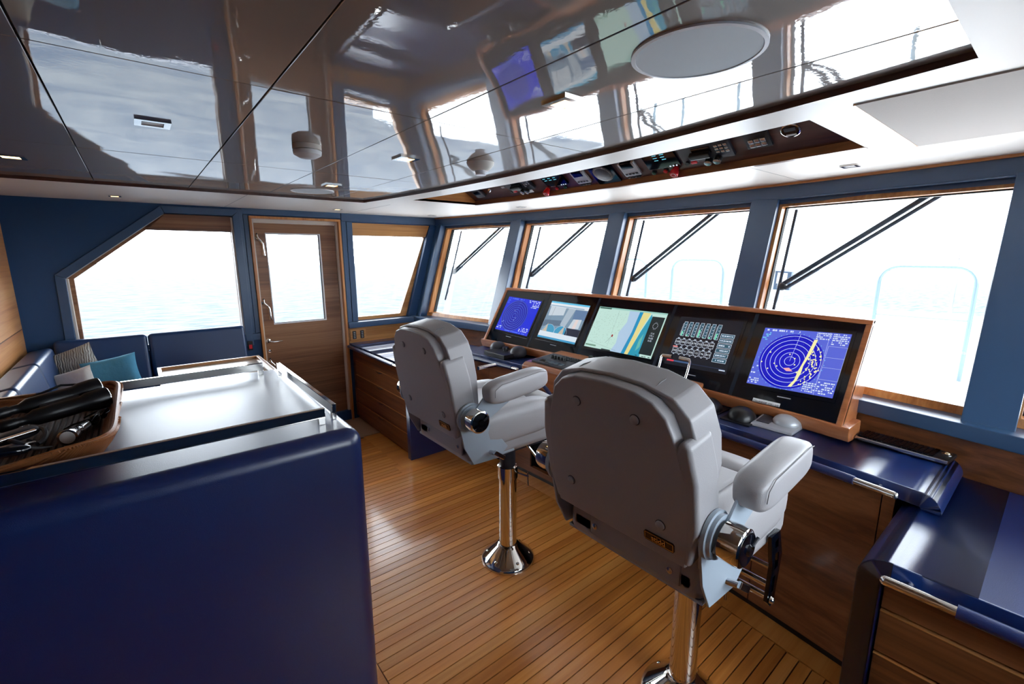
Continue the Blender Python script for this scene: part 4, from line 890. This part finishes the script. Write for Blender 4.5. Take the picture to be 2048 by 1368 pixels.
# ------------------------------------------------------------------ helm chairs
def make_chair(label):
    t = thing('helm_chair', label, 'chair', (0, 0, 0), 'helm chairs facing the console')
    MB().lathe((0, 0, 0), [(.146, 0), (.146, .010), (.140, .020), (.128, .028), (.066, .086), (.058, .092), (.052, .096)], 48).build('floor_flange', 'chrome', t, smooth=True)
    for k in range(6):
        a = k * PI / 3 + .3; MB().lathe((.112 * math.cos(a), .112 * math.sin(a), .034), [(.010, 0), (.010, .006), (.005, .010)], 10).build('flange_bolt', 'chrome', t, smooth=True)
    MB().lathe((0, 0, .09), [(.048, 0), (.048, .43)], 36).build('pedestal', 'chrome', t, smooth=True)
    MB().lathe((0, 0, .485), [(.054, 0), (.054, .066), (.048, .070)], 36).build('collar', 'chrome', t, smooth=True)
    MB().lathe((0, 0, .55), [(.042, 0), (.042, .16)], 30).build('riser', 'charcoal', t, smooth=True)
    o = MB(); o.tube([(.03, -.05, .515), (.05, -.11, .512)], .005, 8); o.tube([(.05, -.105, .535), (.05, -.108, .46)], .004, 8); o.build('locking_pin', 'chrome', t, smooth=True)
    MB().box(-.30, .12, -.16, .16, .705, .745).build('slide_plate', 'charcoal', t, bevel=.006)
    # seat
    MB().frame_box((-.12, 0, .80), X, Y, Z, .27, .235, .055).build('seat_base', 'vinyl', t, bevel=.035, seg=4)
    MB().frame_box((-.17, 0, .905), X, Y, Z, .20, .15, .055).build('seat_cushion', 'vinyl', t, bevel=.025, seg=4)
    for q in (-1, 1): MB().sell((-.13, q * .195, .890), .26, .062, .085, .45, .6, 32, 16).build('side_bolster', 'vinyl', t, smooth=True)
    MB().sell((.105, 0, .880), .075, .235, .082, .45, .75, 32, 16).build('front_bolster', 'vinyl', t, smooth=True)
    # leaning back: shell and cushion
    L_ = Vector((-.18, 0, 1)).normalized(); B = Vector((1, 0, .18)).normalized()
    O = Vector((-.453, 0, .90)); cz = lambda z: (z - .90) / L_.z
    half = [(.216, .885), (.228, .96), (.232, 1.05), (.229, 1.12), (.212, 1.19), (.196, 1.24), (.180, 1.28), (.145, 1.312), (.095, 1.328), (0, 1.334)]
    pol = [(-y, cz(z)) for y, z in half] + [(y, cz(z)) for y, z in half[-2::-1]]
    MB().prism(O, Y, L_, B, pol, 0, .045).build('back_shell', 'vinyl', t, bevel=.018, seg=4)
    for q in (-1, 1):
        wing = [(q * .17, cz(.887)), (q * .228, cz(.892)), (q * .252, cz(1.0)), (q * .252, cz(1.13)), (q * .236, cz(1.225)), (q * .215, cz(1.236)), (q * .17, cz(1.16))]
        MB().prism(O, Y, L_, B, wing, .0005, .105).build('shell_wing', 'vinyl', t, bevel=.018, seg=4)
    half = [(.205, .93), (.222, 1.03), (.238, 1.12), (.238, 1.20), (.220, 1.272), (.180, 1.315), (.10, 1.336), (0, 1.342)]
    pol = [(-y, cz(z)) for y, z in half] + [(y, cz(z)) for y, z in half[-2::-1]]
    MB().prism(O, Y, L_, B, pol, .036, .145).build('back_cushion', 'vinyl', t, bevel=.036, seg=5)
    cen = lambda y, z, d: O + Y * y + L_ * cz(z) + B * d
    MB().tube([cen(y, z, .034) for y, z in ((-.15, 1.312), (-.10, 1.330), (0, 1.336), (.10, 1.330), (.15, 1.312))], .0016, 6).build('piping_seam', 'vinyl_dark', t, smooth=True)
    for q in (-1, 1): MB().tube([cen(q * .125, 1.326, .040), cen(q * .123, 1.332, .07), cen(q * .120, 1.330, .10)], .0014, 6).build('panel_seam', 'vinyl_dark', t, smooth=True)
    for (y, z) in ((.095, 1.255), (-.095, 1.255), (.152, .982), (-.152, .982)):
        MB().lathe(cen(y, z, -.001), [(.0125, 0), (.012, -.004), (.006, -.0065)], 18, axis=B).build('button', 'vinyl', t, smooth=True)
        MB().lathe(cen(y, z, 0), [(.0145, .001), (.0145, -.0008)], 18, axis=B).build('button_ring', 'charcoal', t, smooth=True)
    bd = MB().prism(cen(-.146, .931, 0), -Y, L_, -B, [(-.044, -.009), (-.040, -.014), (.040, -.014), (.044, -.009), (.044, .009), (.040, .014), (-.040, .014), (-.044, .009)], -.001, .003).build('badge', 'black_gloss', t)
    MB().prism(cen(-.146, .931, 0), -Y, L_, -B, [(-.041, -.011), (.041, -.011), (.041, .011), (-.041, .011)], .003, .0035, holes=[[(-.0395, -.0095), (.0395, -.0095), (.0395, .0095), (-.0395, .0095)]]).build('badge_border', 'brass', bd)
    text('stidd', cen(-.146, .932, -.0045), -Y, L_, .021, 'brass', bd, 'badge_lettering', bold=True)
    # valance behind the seat
    MB().frame_box((-.355, 0, .842), X, Y, Z, .035, .225, .072).build('rear_valance', 'vinyl', t, bevel=.02, seg=3)
    MB().frame_box((-.388, -.02, .838), X, Y, Z, .008, .155, .058).build('valance_flap', 'vinyl', t, bevel=.005)
    for y in (.115, -.145): MB().lathe((-.395, y, .815), [(.009, 0), (.009, -.004), (.004, -.006)], 12, axis=X).build('snap_screw', 'steel', t, smooth=True)
    MB().frame_box((-.265, 0, .762), X, Y, Z, .12, .235, .006).build('frame_plate', 'paint', t, bevel=.003)
    # arms
    for q in (-1, 1):
        br = [(-.385, .765), (-.25, .758), (-.20, .80), (-.30, .93), (-.335, .985), (-.395, 1.03), (-.452, 1.02), (-.462, .985), (-.45, .94), (-.43, .85)]
        MB().prism((0, q * .250, 0), X, Z, Y, br, -.004, .004).build('hinge_plate', 'paint', t, bevel=.002)
        MB().lathe((-.405, q * .254, .985), [(.062, 0), (.062, q * .010), (.056, q * .012), (.056, q * .022)], 32, axis=Y).build('hinge_disc', 'paint', t, smooth=True)
        arm = [(-.45, .965), (-.365, .945), (-.14, 1.06), (-.10, 1.085), (-.30, 1.092), (-.345, 1.07)]
        MB().prism((0, q * .280, 0), X, Z, Y, arm, -.004, .004).build('arm_link', 'paint', t, bevel=.002)
        MB().lathe((-.405, q * .286, .985), [(.047, 0), (.049, q * .030), (.047, q * .046), (.042, q * .050)], 32, axis=Y).build('knob_ring', 'chrome', t, smooth=True)
        MB().lathe((-.405, q * .330, .985), [(.042, 0), (.040, q * .008), (.014, q * .010), (.012, q * .016)], 28, axis=Y).build('knob_face', 'black_gloss', t, smooth=True)
        MB().tube([(-.392, q * .342, .992), (-.372, q * .345, 1.006)], .004, 8).build('knob_lever', 'charcoal', t, smooth=True)
        pd_ = Vector((1, 0, .10)).normalized()
        MB().sell((-.190, q * .300, 1.096), .165, .046, .050, .42, .55, 36, 18, u=pd_, w=Vector((-.10, 0, 1)).normalized()).build('arm_pad', 'vinyl', t, smooth=True)
        MB().tube([(-.335, q * .342, 1.075), (-.335, q * .344, 1.105), (-.30, q * .343, 1.124), (-.20, q * .343, 1.134), (-.09, q * .343, 1.145), (-.05, q * .341, 1.140)], .0012, 6).build('pad_seam', 'vinyl_dark', t, smooth=True)
    MB().tube([(-.30, -.252, .80), (-.29, -.285, .80)], .009, 12).build('recline_pin', 'steel', t, smooth=True)
    MB().frame_box((-.275, -.288, .790), Vector((.8, 0, -.6)).normalized(), Y, Vector((.6, 0, .8)).normalized(), .034, .006, .010).build('recline_lever', 'steel', t, bevel=.003)
    return t
ch1 = make_chair('grey helm chair further left, with a chrome crank below its seat')
ch2 = copy_tree(ch1); ch2['label'] = 'nearer grey helm chair, with a chrome folding footrest below its seat'
ch1.location = (1.405, 1.762, 0); ch2.location = (1.41, .72, 0)
# extras that tell the chairs apart (built in chair coordinates, then parented)
def extra(mb, name, m, par, **k):
    o = mb.build(name, m, None, **k); o.parent = par; return o
mb = MB(); mb.tube([(-.02, -.17, .735), (.01, -.215, .67)], .006, 8); mb.tube([(.01, -.215, .67), (.065, -.225, .675)], .0045, 8); extra(mb, 'crank', 'chrome', ch1, smooth=True)
mb = MB(); mb.tube([(.02, .285, 1.02), (.14, .285, 1.02)], .011, 12); extra(mb, 'grip_bar', 'chrome', ch1, smooth=True)
for q in (-1, 1):
    po = [(-.11, .80), (-.045, .80), (-.005, .70), (-.03, .54), (-.055, .53), (-.085, .56), (-.075, .68)]
    hs = [[(-.075, .775), (-.050, .775), (-.047, .745), (-.072, .745)], [(-.062, .725), (-.035, .72), (-.030, .665), (-.058, .665)], [(-.062, .640), (-.042, .64), (-.045, .585), (-.065, .585)]]
    mb = MB(); mb.prism((0, q * .225 - .02, 0), X, Z, Y, [(x + .10, z) for x, z in po], -.006, .006, holes=[[(x + .10, z) for x, z in h] for h in hs]); extra(mb, 'footrest_plate', 'black_gloss' if q < 0 else 'chrome', ch2, bevel=0)
    mb = MB(); mb.lathe((.035, q * .225 - .02 - .008, .562), [(.012, 0), (.010, -.008), (.005, -.012)], 14, axis=Y); extra(mb, 'footrest_bolt', 'chrome', ch2, smooth=True)
for z, x in ((.560, .045), (.600, .050), (.66, .055)):
    mb = MB(); mb.tube([(x, -.24, z), (x, .20, z)], .012 if z < .65 else .009, 14); extra(mb, 'footrest_bar', 'chrome', ch2, smooth=True)

# ------------------------------------------------------------------ ceiling fittings
def down(x, y, z, lb, lit=True, s=.044, grp=None):
    t = thing('downlight', lb, 'ceiling light', (x, y, z), grp)
    MB().prism((x, y, z), X, Y, Z, [(-s, -s), (s, -s), (s, s), (-s, s)], -.006, 0, holes=[[(-s * .62, -s * .62), (s * .62, -s * .62), (s * .62, s * .62), (-s * .62, s * .62)]]).build('bezel', 'chrome', t)
    MB().box(x - s * .6, x + s * .6, y - s * .6, y + s * .6, z - .003, z - .0005).build('lens', 'lamp_warm' if lit else 'lamp_off', t)
down(.095, 1.84, GZ, 'unlit square downlight alone in the left part of the glossy ceiling', False)
down(-.335, 2.80, GZ, 'lit square downlight at the far left edge of the glossy ceiling')
down(.938, .925, GZ, 'largest lit square downlight, beside the big round ceiling speaker')
down(.935, 1.845, GZ, 'square downlight between the two smoke detectors')
down(.94, 2.80, GZ, 'square downlight beside the small far round speaker')
down(-.045, 4.03, CZ, 'small lit downlight in the cream soffit over the sofa', True, .032)
down(1.397, 4.06, CZ, 'small downlight in the cream soffit above the door', True, .032)
down(2.50, 2.94, CZ, 'small downlight in the front soffit, middle of the windscreen', False, .032)
down(2.50, .70, CZ, 'small downlight in the front soffit right of the overhead console', False, .032)
down(2.33, 4.10, CZ, 'small downlight in the front corner of the cream soffit', False, .032)
for (x, y, lb) in ((.925, .545, 'large round white ceiling speaker in the glossy ceiling, near'), (.93, 3.13, 'round white ceiling speaker far away near the door')):
    t = thing('ceiling_speaker', lb, 'speaker', (x, y, GZ)); MB().lathe((x, y, GZ), [(.128, 0), (.128, -.004), (.120, -.005), (.118, 0)], 56).build('rim', 'white', t, smooth=True)
    MB().lathe((x, y, GZ), [(.119, 0), (.119, -.0035)], 56).build('grille', mat('speaker mesh', srgb(196, 204, 208), .7), t, smooth=True)
t = thing('smoke_detector', 'white smoke detector left, above the door side', 'smoke detector', (.545, 1.86, GZ))
MB().lathe((.545, 1.86, GZ), [(.050, 0), (.050, -.016), (.045, -.017)], 32).build('base', 'offwhite', t, smooth=True)
MB().lathe((.545, 1.86, GZ), [(.043, -.018), (.050, -.021), (.048, -.034), (.028, -.045), (.012, -.047)], 32).build('head', 'white', t, smooth=True)
t = thing('smoke_detector', 'cone-shaped smoke detector beside the overhead console', 'smoke detector', (1.235, 1.73, GZ))
MB().lathe((1.235, 1.73, GZ), [(.062, 0), (.058, -.012), (.048, -.024), (.036, -.034)], 32).build('base', 'offwhite', t, smooth=True)
MB().lathe((1.235, 1.73, GZ), [(.026, -.034), (.022, -.046), (.024, -.052), (.010, -.054)], 24).build('sensor_tip', 'white', t, smooth=True)

# ------------------------------------------------------------------ overhead console (recess with inclined walnut panel)
oc = thing('overhead_console', 'long walnut instrument recess in the front ceiling soffit', 'console', (2.0, 1.8, CZ))
PX0, PZ0, PS = 2.21, 2.06, -1.6
pan = lambda y, z, d=0: arc(PX0, y) + PS * (z - PZ0) + d
mb = MB(); sweep(mb, [(PX0, 2.06), (PX0 - 1.6 * .24, 2.30), (PX0 - 1.6 * .24 + .02, 2.32), (PX0 + .03, 2.075)], OY0 - .005, OY1 + .005, 20); mb.build('instrument_panel', 'dark_wood', oc)
mb = MB(); sweep(mb, [(PX0 - .001, 2.028), (PX0 + .03, 2.028), (PX0 + .03, 2.075), (PX0 - .001, 2.062)], OY0 - .003, OY1 + .003, 20); mb.build('lower_batten', 'walnut_y', oc)
mb = MB(); sweep(mb, [(1.66, 2.032), (1.668, 2.032), (1.668, 2.32), (1.66, 2.32)], OY0, OY1, 20); mb.build('rear_wall', 'oak_y', oc)
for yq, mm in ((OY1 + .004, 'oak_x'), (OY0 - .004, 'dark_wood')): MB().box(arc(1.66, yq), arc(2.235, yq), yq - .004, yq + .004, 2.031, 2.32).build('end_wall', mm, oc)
pn = Vector((-1, 0, -1.6)).normalized(); pu = Vector((-1.6, 0, 1)).normalized()
def po(y, z, d=0): return Vector((pan(y, z), y, z)) + pn * d
def pplate(parent, name, y, z, hy, hv, h, m, bevel=.002, d=0): return MB().frame_box(po(y, z, d + h / 2), Y, pu, pn, hy, hv, h / 2).build(name, m, parent, bevel=bevel)
def oinst(name, lb, cat, y, z): return thing(name, lb, cat, po(y, z))
def lathe_p(par, name, y, z, prof, m, n=18, d=0): return MB().lathe(po(y, z, d), prof, n, axis=pn).build(name, m, par, smooth=True)
t = oinst('alarm_unit', 'dark alarm unit at the far left end of the overhead console', 'instrument', 2.94, 2.105); pplate(t, 'housing', 2.94, 2.112, .055, .045, .02, 'charcoal'); pplate(t, 'display', 2.94, 2.115, .035, .018, .022, 'black_gloss')
t = oinst('key_switch', 'small chrome key switch near the left end overhead', 'switch', 2.812, 2.115); lathe_p(t, 'barrel', 2.812, 2.113, [(.016, 0), (.014, .012), (.008, .018)], 'steel')
t = oinst('rocker_plate', 'small square rocker switch plate on the overhead console', 'switch', 2.652, 2.12); pplate(t, 'plate', 2.652, 2.12, .030, .016, .006, 'charcoal'); pplate(t, 'rocker', 2.652, 2.12, .018, .009, .010, 'silver')
def radio(y0, z, lb, card=False):
    t = oinst('marine_radio', lb, 'radio', y0, z); pplate(t, 'housing', y0, z, .125, .052, .018, 'charcoal'); pplate(t, 'display', y0 + .01, z + .008, .045, .020, .021, 'black_gloss')
    pplate(t, 'handset', y0 + .02, z - .002, .050, .016, .040, 'black', .006)
    for k in range(3):
        for r in range(3): pplate(t, 'button', y0 - .065 - .022 * k, z + .014 - r * .010, .008, .006, .022, 'steel', .001)
    for q in (.015, .060): lathe_p(t, 'tuning_knob', y0 + .01 - q, z - .026, [(.017, .016), (.017, .034), (.013, .040)], 'black'); lathe_p(t, 'knob_cap', y0 + .01 - q, z - .026, [(.017, .0405), (.012, .041)], 'steel')
    pplate(t, 'red_button', y0 + .070, z - .024, .014, .008, .026, 'red'); lathe_p(t, 'small_knob', y0 + .102, z - .022, [(.011, .016), (.011, .030)], 'black', 12)
    if card: pplate(t, 'note_card', y0 - .05, z - .034, .04, .012, .002, 'white', 0, .02)
radio(2.49, 2.12, 'marine radio with knobs and paper note, left part of overhead console', True); radio(1.155, 2.118, 'marine radio with red button, right part of overhead console')
def disp(y, z, lb, seed):
    t = oinst('status_display', lb, 'display', y, z); pplate(t, 'housing', y, z + .006, .090, .055, .016, 'black_gloss'); rnd = random.Random(seed)
    mb = MB()
    for q in range(3):
        for r in range(4):
            if rnd.random() < .85: yy = y + .062 - q * .042; mb.frame_box(po(yy - rnd.uniform(0, .006), z + .036 - r * .009, .0165), Y, pu, pn, .011, .0016, .0005)
    mb.build('display_digits', em('cy2', 120, 220, 240), t)
    for k in range(3): lathe_p(t, 'icon', y - .035 - .018 * k, z - .020, [(.0045, .016), (.0045, .0168)], 'screen_text', 10)
disp(2.17, 2.112, 'black status display with cyan digits, left of the overhead compass', 2); disp(1.395, 2.112, 'brighter black status display with cyan digits, right of the compass', 4)
def auto(y, z, lb):
    t = oinst('pilot_control', lb, 'instrument', y, z); pplate(t, 'housing', y, z, .052, .052, .018, 'silver', .006); pplate(t, 'display', y, z + .018, .036, .022, .021, 'black_gloss')
    for k in range(4):
        for r in range(2): pplate(t, 'button', y + .033 - .022 * k, z - .016 - r * .015, .007, .0045, .021, 'charcoal', .001)
auto(1.955, 2.108, 'grey square pilot control left of the round compass overhead'); auto(1.60, 2.106, 'grey square pilot control right of the round compass overhead')
t = oinst('compass_repeater', 'black round compass dial in a square case overhead', 'compass', 1.782, 2.108); pplate(t, 'case', 1.782, 2.104, .080, .074, .014, 'black_gloss')
lathe_p(t, 'dial', 1.785, 2.108, [(.062, .014), (.062, .016), (.058, .018)], 'charcoal', 40); mb = MB()
for k in range(48): a = k * PI / 24; mb.tube([po(1.785, 2.108, .0185) + (Y * math.cos(a) + pu * math.sin(a)) * .048, po(1.785, 2.108, .0185) + (Y * math.cos(a) + pu * math.sin(a)) * (.056 if k % 4 else .059)], .0006, 4)
mb.build('dial_marks', 'white', t)
def knobset(ys_, z, lbs):
    for (y, c, lb) in zip(ys_, ('red', 'red', 'green'), lbs):
        if lb.startswith('large'):
            t = oinst('stop_button', lb, 'button', y, z); lathe_p(t, 'button', y, z, [(.016, 0), (.016, .016), (.020, .018), (.022, .036), (.019, .042)], 'red', 24); MB().tube([po(y, z, .043) + (Y * math.cos(a) + pu * math.sin(a)) * .012 for a in [2 * PI * k / 20 for k in range(20)]], .001, 5, closed=True).build('button_ring', 'white', t)
        else:
            t = oinst('push_button', lb, 'button', y, z); lathe_p(t, 'collar', y, z, [(.014, 0), (.014, .005)], 'charcoal'); lathe_p(t, 'cap', y, z, [(.011, .004), (.011, .011), (.007, .014)], c)
knobset((2.295, 2.210, 2.138), 2.072, ('large red stop button below the left status display', 'small red push button beside the left stop button', 'small green push button below the left status display'))
knobset((1.352, 1.412, 1.482), 2.072, ('large red stop button below the right status display', 'small red push button beside the right stop button', 'small green push button below the right status display'))
t = oinst('keypad', 'black six-key pad with grey keys on the overhead console', 'keypad', .915, 2.116); pplate(t, 'housing', .915, 2.118, .050, .042, .012, 'black')
for k in range(3):
    for r in range(2): pplate(t, 'key', .940 - .025 * k, 2.120 - r * .0125, .0105, .0095, .018, 'steel', .002)
t = oinst('round_gauge', 'round chrome-ringed gauge at the right of the overhead console', 'gauge', .784, 2.123); lathe_p(t, 'ring', .784, 2.123, [(.036, 0), (.036, .006), (.032, .008)], 'chrome', 30); lathe_p(t, 'face', .784, 2.123, [(.031, .0082), (.031, .0088)], 'black_gloss', 30)
pplate(t, 'display', .784, 2.128, .020, .008, .0105, 'charcoal', 0); pplate(t, 'readout', .784, 2.113, .018, .004, .0105, 'white', 0)

# ------------------------------------------------------------------ wall fittings
t = thing('switch_plate', 'oak plate with two black rocker switches beside the door frame', 'switch', (1.637, YW - .013, .87))
MB().box(1.560, 1.718, YW - .026, YW - .013, .812, .925).build('plate', 'oak_x', t, bevel=.004)
for q in (1.600, 1.678):
    s_ = MB().box(q - .018, q + .018, YW - .031, YW - .024, .828, .908).build('switch_module', 'black', t, bevel=.002)
    for k in range(4): MB().box(q - .008, q + .008, YW - .033, YW - .030, .838 + k * .017, .845 + k * .017).build('legend', 'silver', s_)
t = thing('chart_light', 'small chrome ball lamp on the wood panel in the front corner', 'lamp', (2.14, YW - .014, .865))
MB().sell((2.14, YW - .034, .865), .022, .022, .022, 1, 1, 20, 12).build('ball', 'chrome', t, smooth=True); MB().tube([(2.15, YW - .045, .863), (2.20, YW - .12, .848)], .003, 8).build('stem', 'chrome', t, smooth=True)
t = thing('call_point', 'small dark red alarm box on the blue wall beside the door', 'alarm', (.70, YW, .87))
MB().box(.675, .712, YW - .022, YW - .001, .835, .915).build('housing', 'black', t, bevel=.003); MB().box(.682, .705, YW - .025, YW - .021, .850, .885).build('red_face', 'red', t)

# ------------------------------------------------------------------ outside: wipers, foredeck, rails, sea
def gp_(y, z, d=.19): return Vector((FX(y, z, d + .03), y, z))
lbls = ['wiper on the leftmost windscreen pane', 'wiper on the second windscreen pane from the left', 'wiper on the third windscreen pane from the left', 'wiper on the widest right windscreen pane', 'wiper on the last windscreen pane at the right edge']
for i in range(5):
    ya = yp[i] - .105; t = thing('window_wiper', 'grey pantograph ' + lbls[i], 'wiper', gp_(ya, 1.5), 'windscreen wipers')
    z0 = 1.46; yt = ya - (.55 if i < 3 else .60)
    bot = gp_(ya + .01, 1.16 if i == 0 else 1.03); top = gp_(ya - .0, 1.90)
    MB().tube([bot, gp_(ya, z0), top], .009, 8).build('blade', 'wiper', t, smooth=True)
    for k in range(7): MB().tube([gp_(ya, 1.20 + .09 * k, .185), gp_(ya, 1.25 + .09 * k, .20), gp_(ya, 1.29 + .09 * k, .185)], .004, 6).build('blade_link', 'wiper', t, smooth=True)
    MB().tube([gp_(ya - .01, z0 + .01, .20), gp_(yt, 1.93, .205)], .013, 8).build('arm', 'wiper', t, smooth=True)
    MB().tube([gp_(ya - .03, z0 - .012, .20), gp_(yt - .05, 1.93, .205)], .010, 8).build('arm', 'wiper', t, smooth=True)
    MB().sell(gp_(ya - .01, z0, .205), .022, .026, .026, .8, .8, 14, 8).build('pivot', 'black', t, smooth=True)
dk_ = thing('foredeck', 'white foredeck outside the windscreen', 'deck', (5.5, 1.8, -.2))
MB().box(2.95, 5.6, -3.2, 6.8, .30, .52).build('trunk_roof', 'deck_white', dk_, bevel=.03)
MB().box(5.6, 16, -3.4, 7.0, -.02, .10).build('deck_plate', 'deck_white', dk_)
for k in range(26): MB().box(5.65, 8.6, -1.4 + k * .1, -1.305 + k * .1, .10, .112).build('deck_plank', 'deck_teak', dk_)
MB().box(6.3, 7.0, .78, 1.02, .10, .5).build('locker', 'deck_white', dk_, bevel=.02)
def staple(x, y0, y1, z1, lb, bar, zb=.10):
    t = thing('grab_rail', lb, 'rail', (x, (y0 + y1) / 2, zb), 'arched steel rails on the foredeck'); r = .16; pts = [(x, y0, zb), (x, y0, z1 - r)]
    pts += [(x, y0 + r - r * math.cos(a), z1 - r + r * math.sin(a)) for a in [PI / 2 * k / 6 for k in range(1, 7)]] + [(x, y1 - r + r * math.sin(a), z1 - r + r * math.cos(a)) for a in [PI / 2 * k / 6 for k in range(0, 7)]] + [(x, y1, zb)]
    if y1 < y0: pts = [(x, y0, zb), (x, y0, z1 - r)] + [(x, y0 - r + r * math.cos(a), z1 - r + r * math.sin(a)) for a in [PI / 2 * k / 6 for k in range(1, 7)]] + [(x, y1 + r - r * math.sin(a), z1 - r + r * math.cos(a)) for a in [PI / 2 * k / 6 for k in range(0, 7)]] + [(x, y1, zb)]
    MB().tube(pts, .019, 12).build('hoop', 'rail_steel', t, smooth=True); MB().tube([(x, y0, bar), (x, y1, bar)], .009, 8).build('cross_bar', 'rail_steel', t, smooth=True)
staple(6.0, 3.69, 2.94, 1.565, 'arched steel rail seen through the third windscreen pane', 1.08); staple(6.0, 1.290, .565, 1.52, 'large arched steel rail seen through the widest windscreen pane', 1.02); staple(6.0, 4.86, 4.12, 1.565, 'arched steel rail half hidden behind the third windscreen mullion', 1.08)
t = thing('covered_tender', 'beige canvas-covered tender on the foredeck', 'boat', (8.6, 1.1, .1)); MB().sell((8.6, .9, .45), .5, 1.5, .36, .6, .8, 36, 18).build('canvas_cover', 'canvas', t, smooth=True); MB().box(8.15, 9.05, -.5, 2.3, .11, .4).build('cradle', 'deck_white', t)
t = thing('mast_pole', 'thin pale pole standing on the foredeck', 'pole', (8.5, .98, .1)); MB().tube([(8.5, 1.01, .1), (8.5, 1.01, 1.80)], .02, 10).build('pole', 'steel', t, smooth=True)
t = thing('deck_searchlight', 'grey boxy searchlight outside behind the fourth wiper', 'light', (4.3, 1.55, .52))
Pm = Vector((3.75, 1.39, 1.445)); MB().prism(Pm, -Y, Z, X, [(-.055, -.065), (.055, -.065), (.062, .070), (-.050, .075)], 0, .03, holes=[[(-.045, -.02), (.030, -.02), (.036, .060), (-.040, .064)]]).build('frame', mat('pale grey', srgb(46, 66, 86), .6), t)
MB().box(3.765, 3.775, 1.355, 1.435, 1.425, 1.507).build('lens', 'lamp_off', t); MB().tube([(3.77, 1.39, .52), (3.77, 1.39, 1.385)], .012, 10).build('stand', 'white', t, smooth=True)
# sea: tilted to match the trim of the yacht
n = Vector((.026, .014, 1)).normalized(); q = Z.rotation_difference(n)
sea = MB(); R_ = 20000; sea.add([(R_ * math.cos(a), R_ * math.sin(a), 0) for a in [2 * PI * k / 64 for k in range(64)]], [tuple(range(64))])
so_ = struct(sea.build('sea', 'sea')); so_.rotation_mode = 'QUATERNION'; so_.rotation_quaternion = q; so_.location = (0, 0, -7.5)
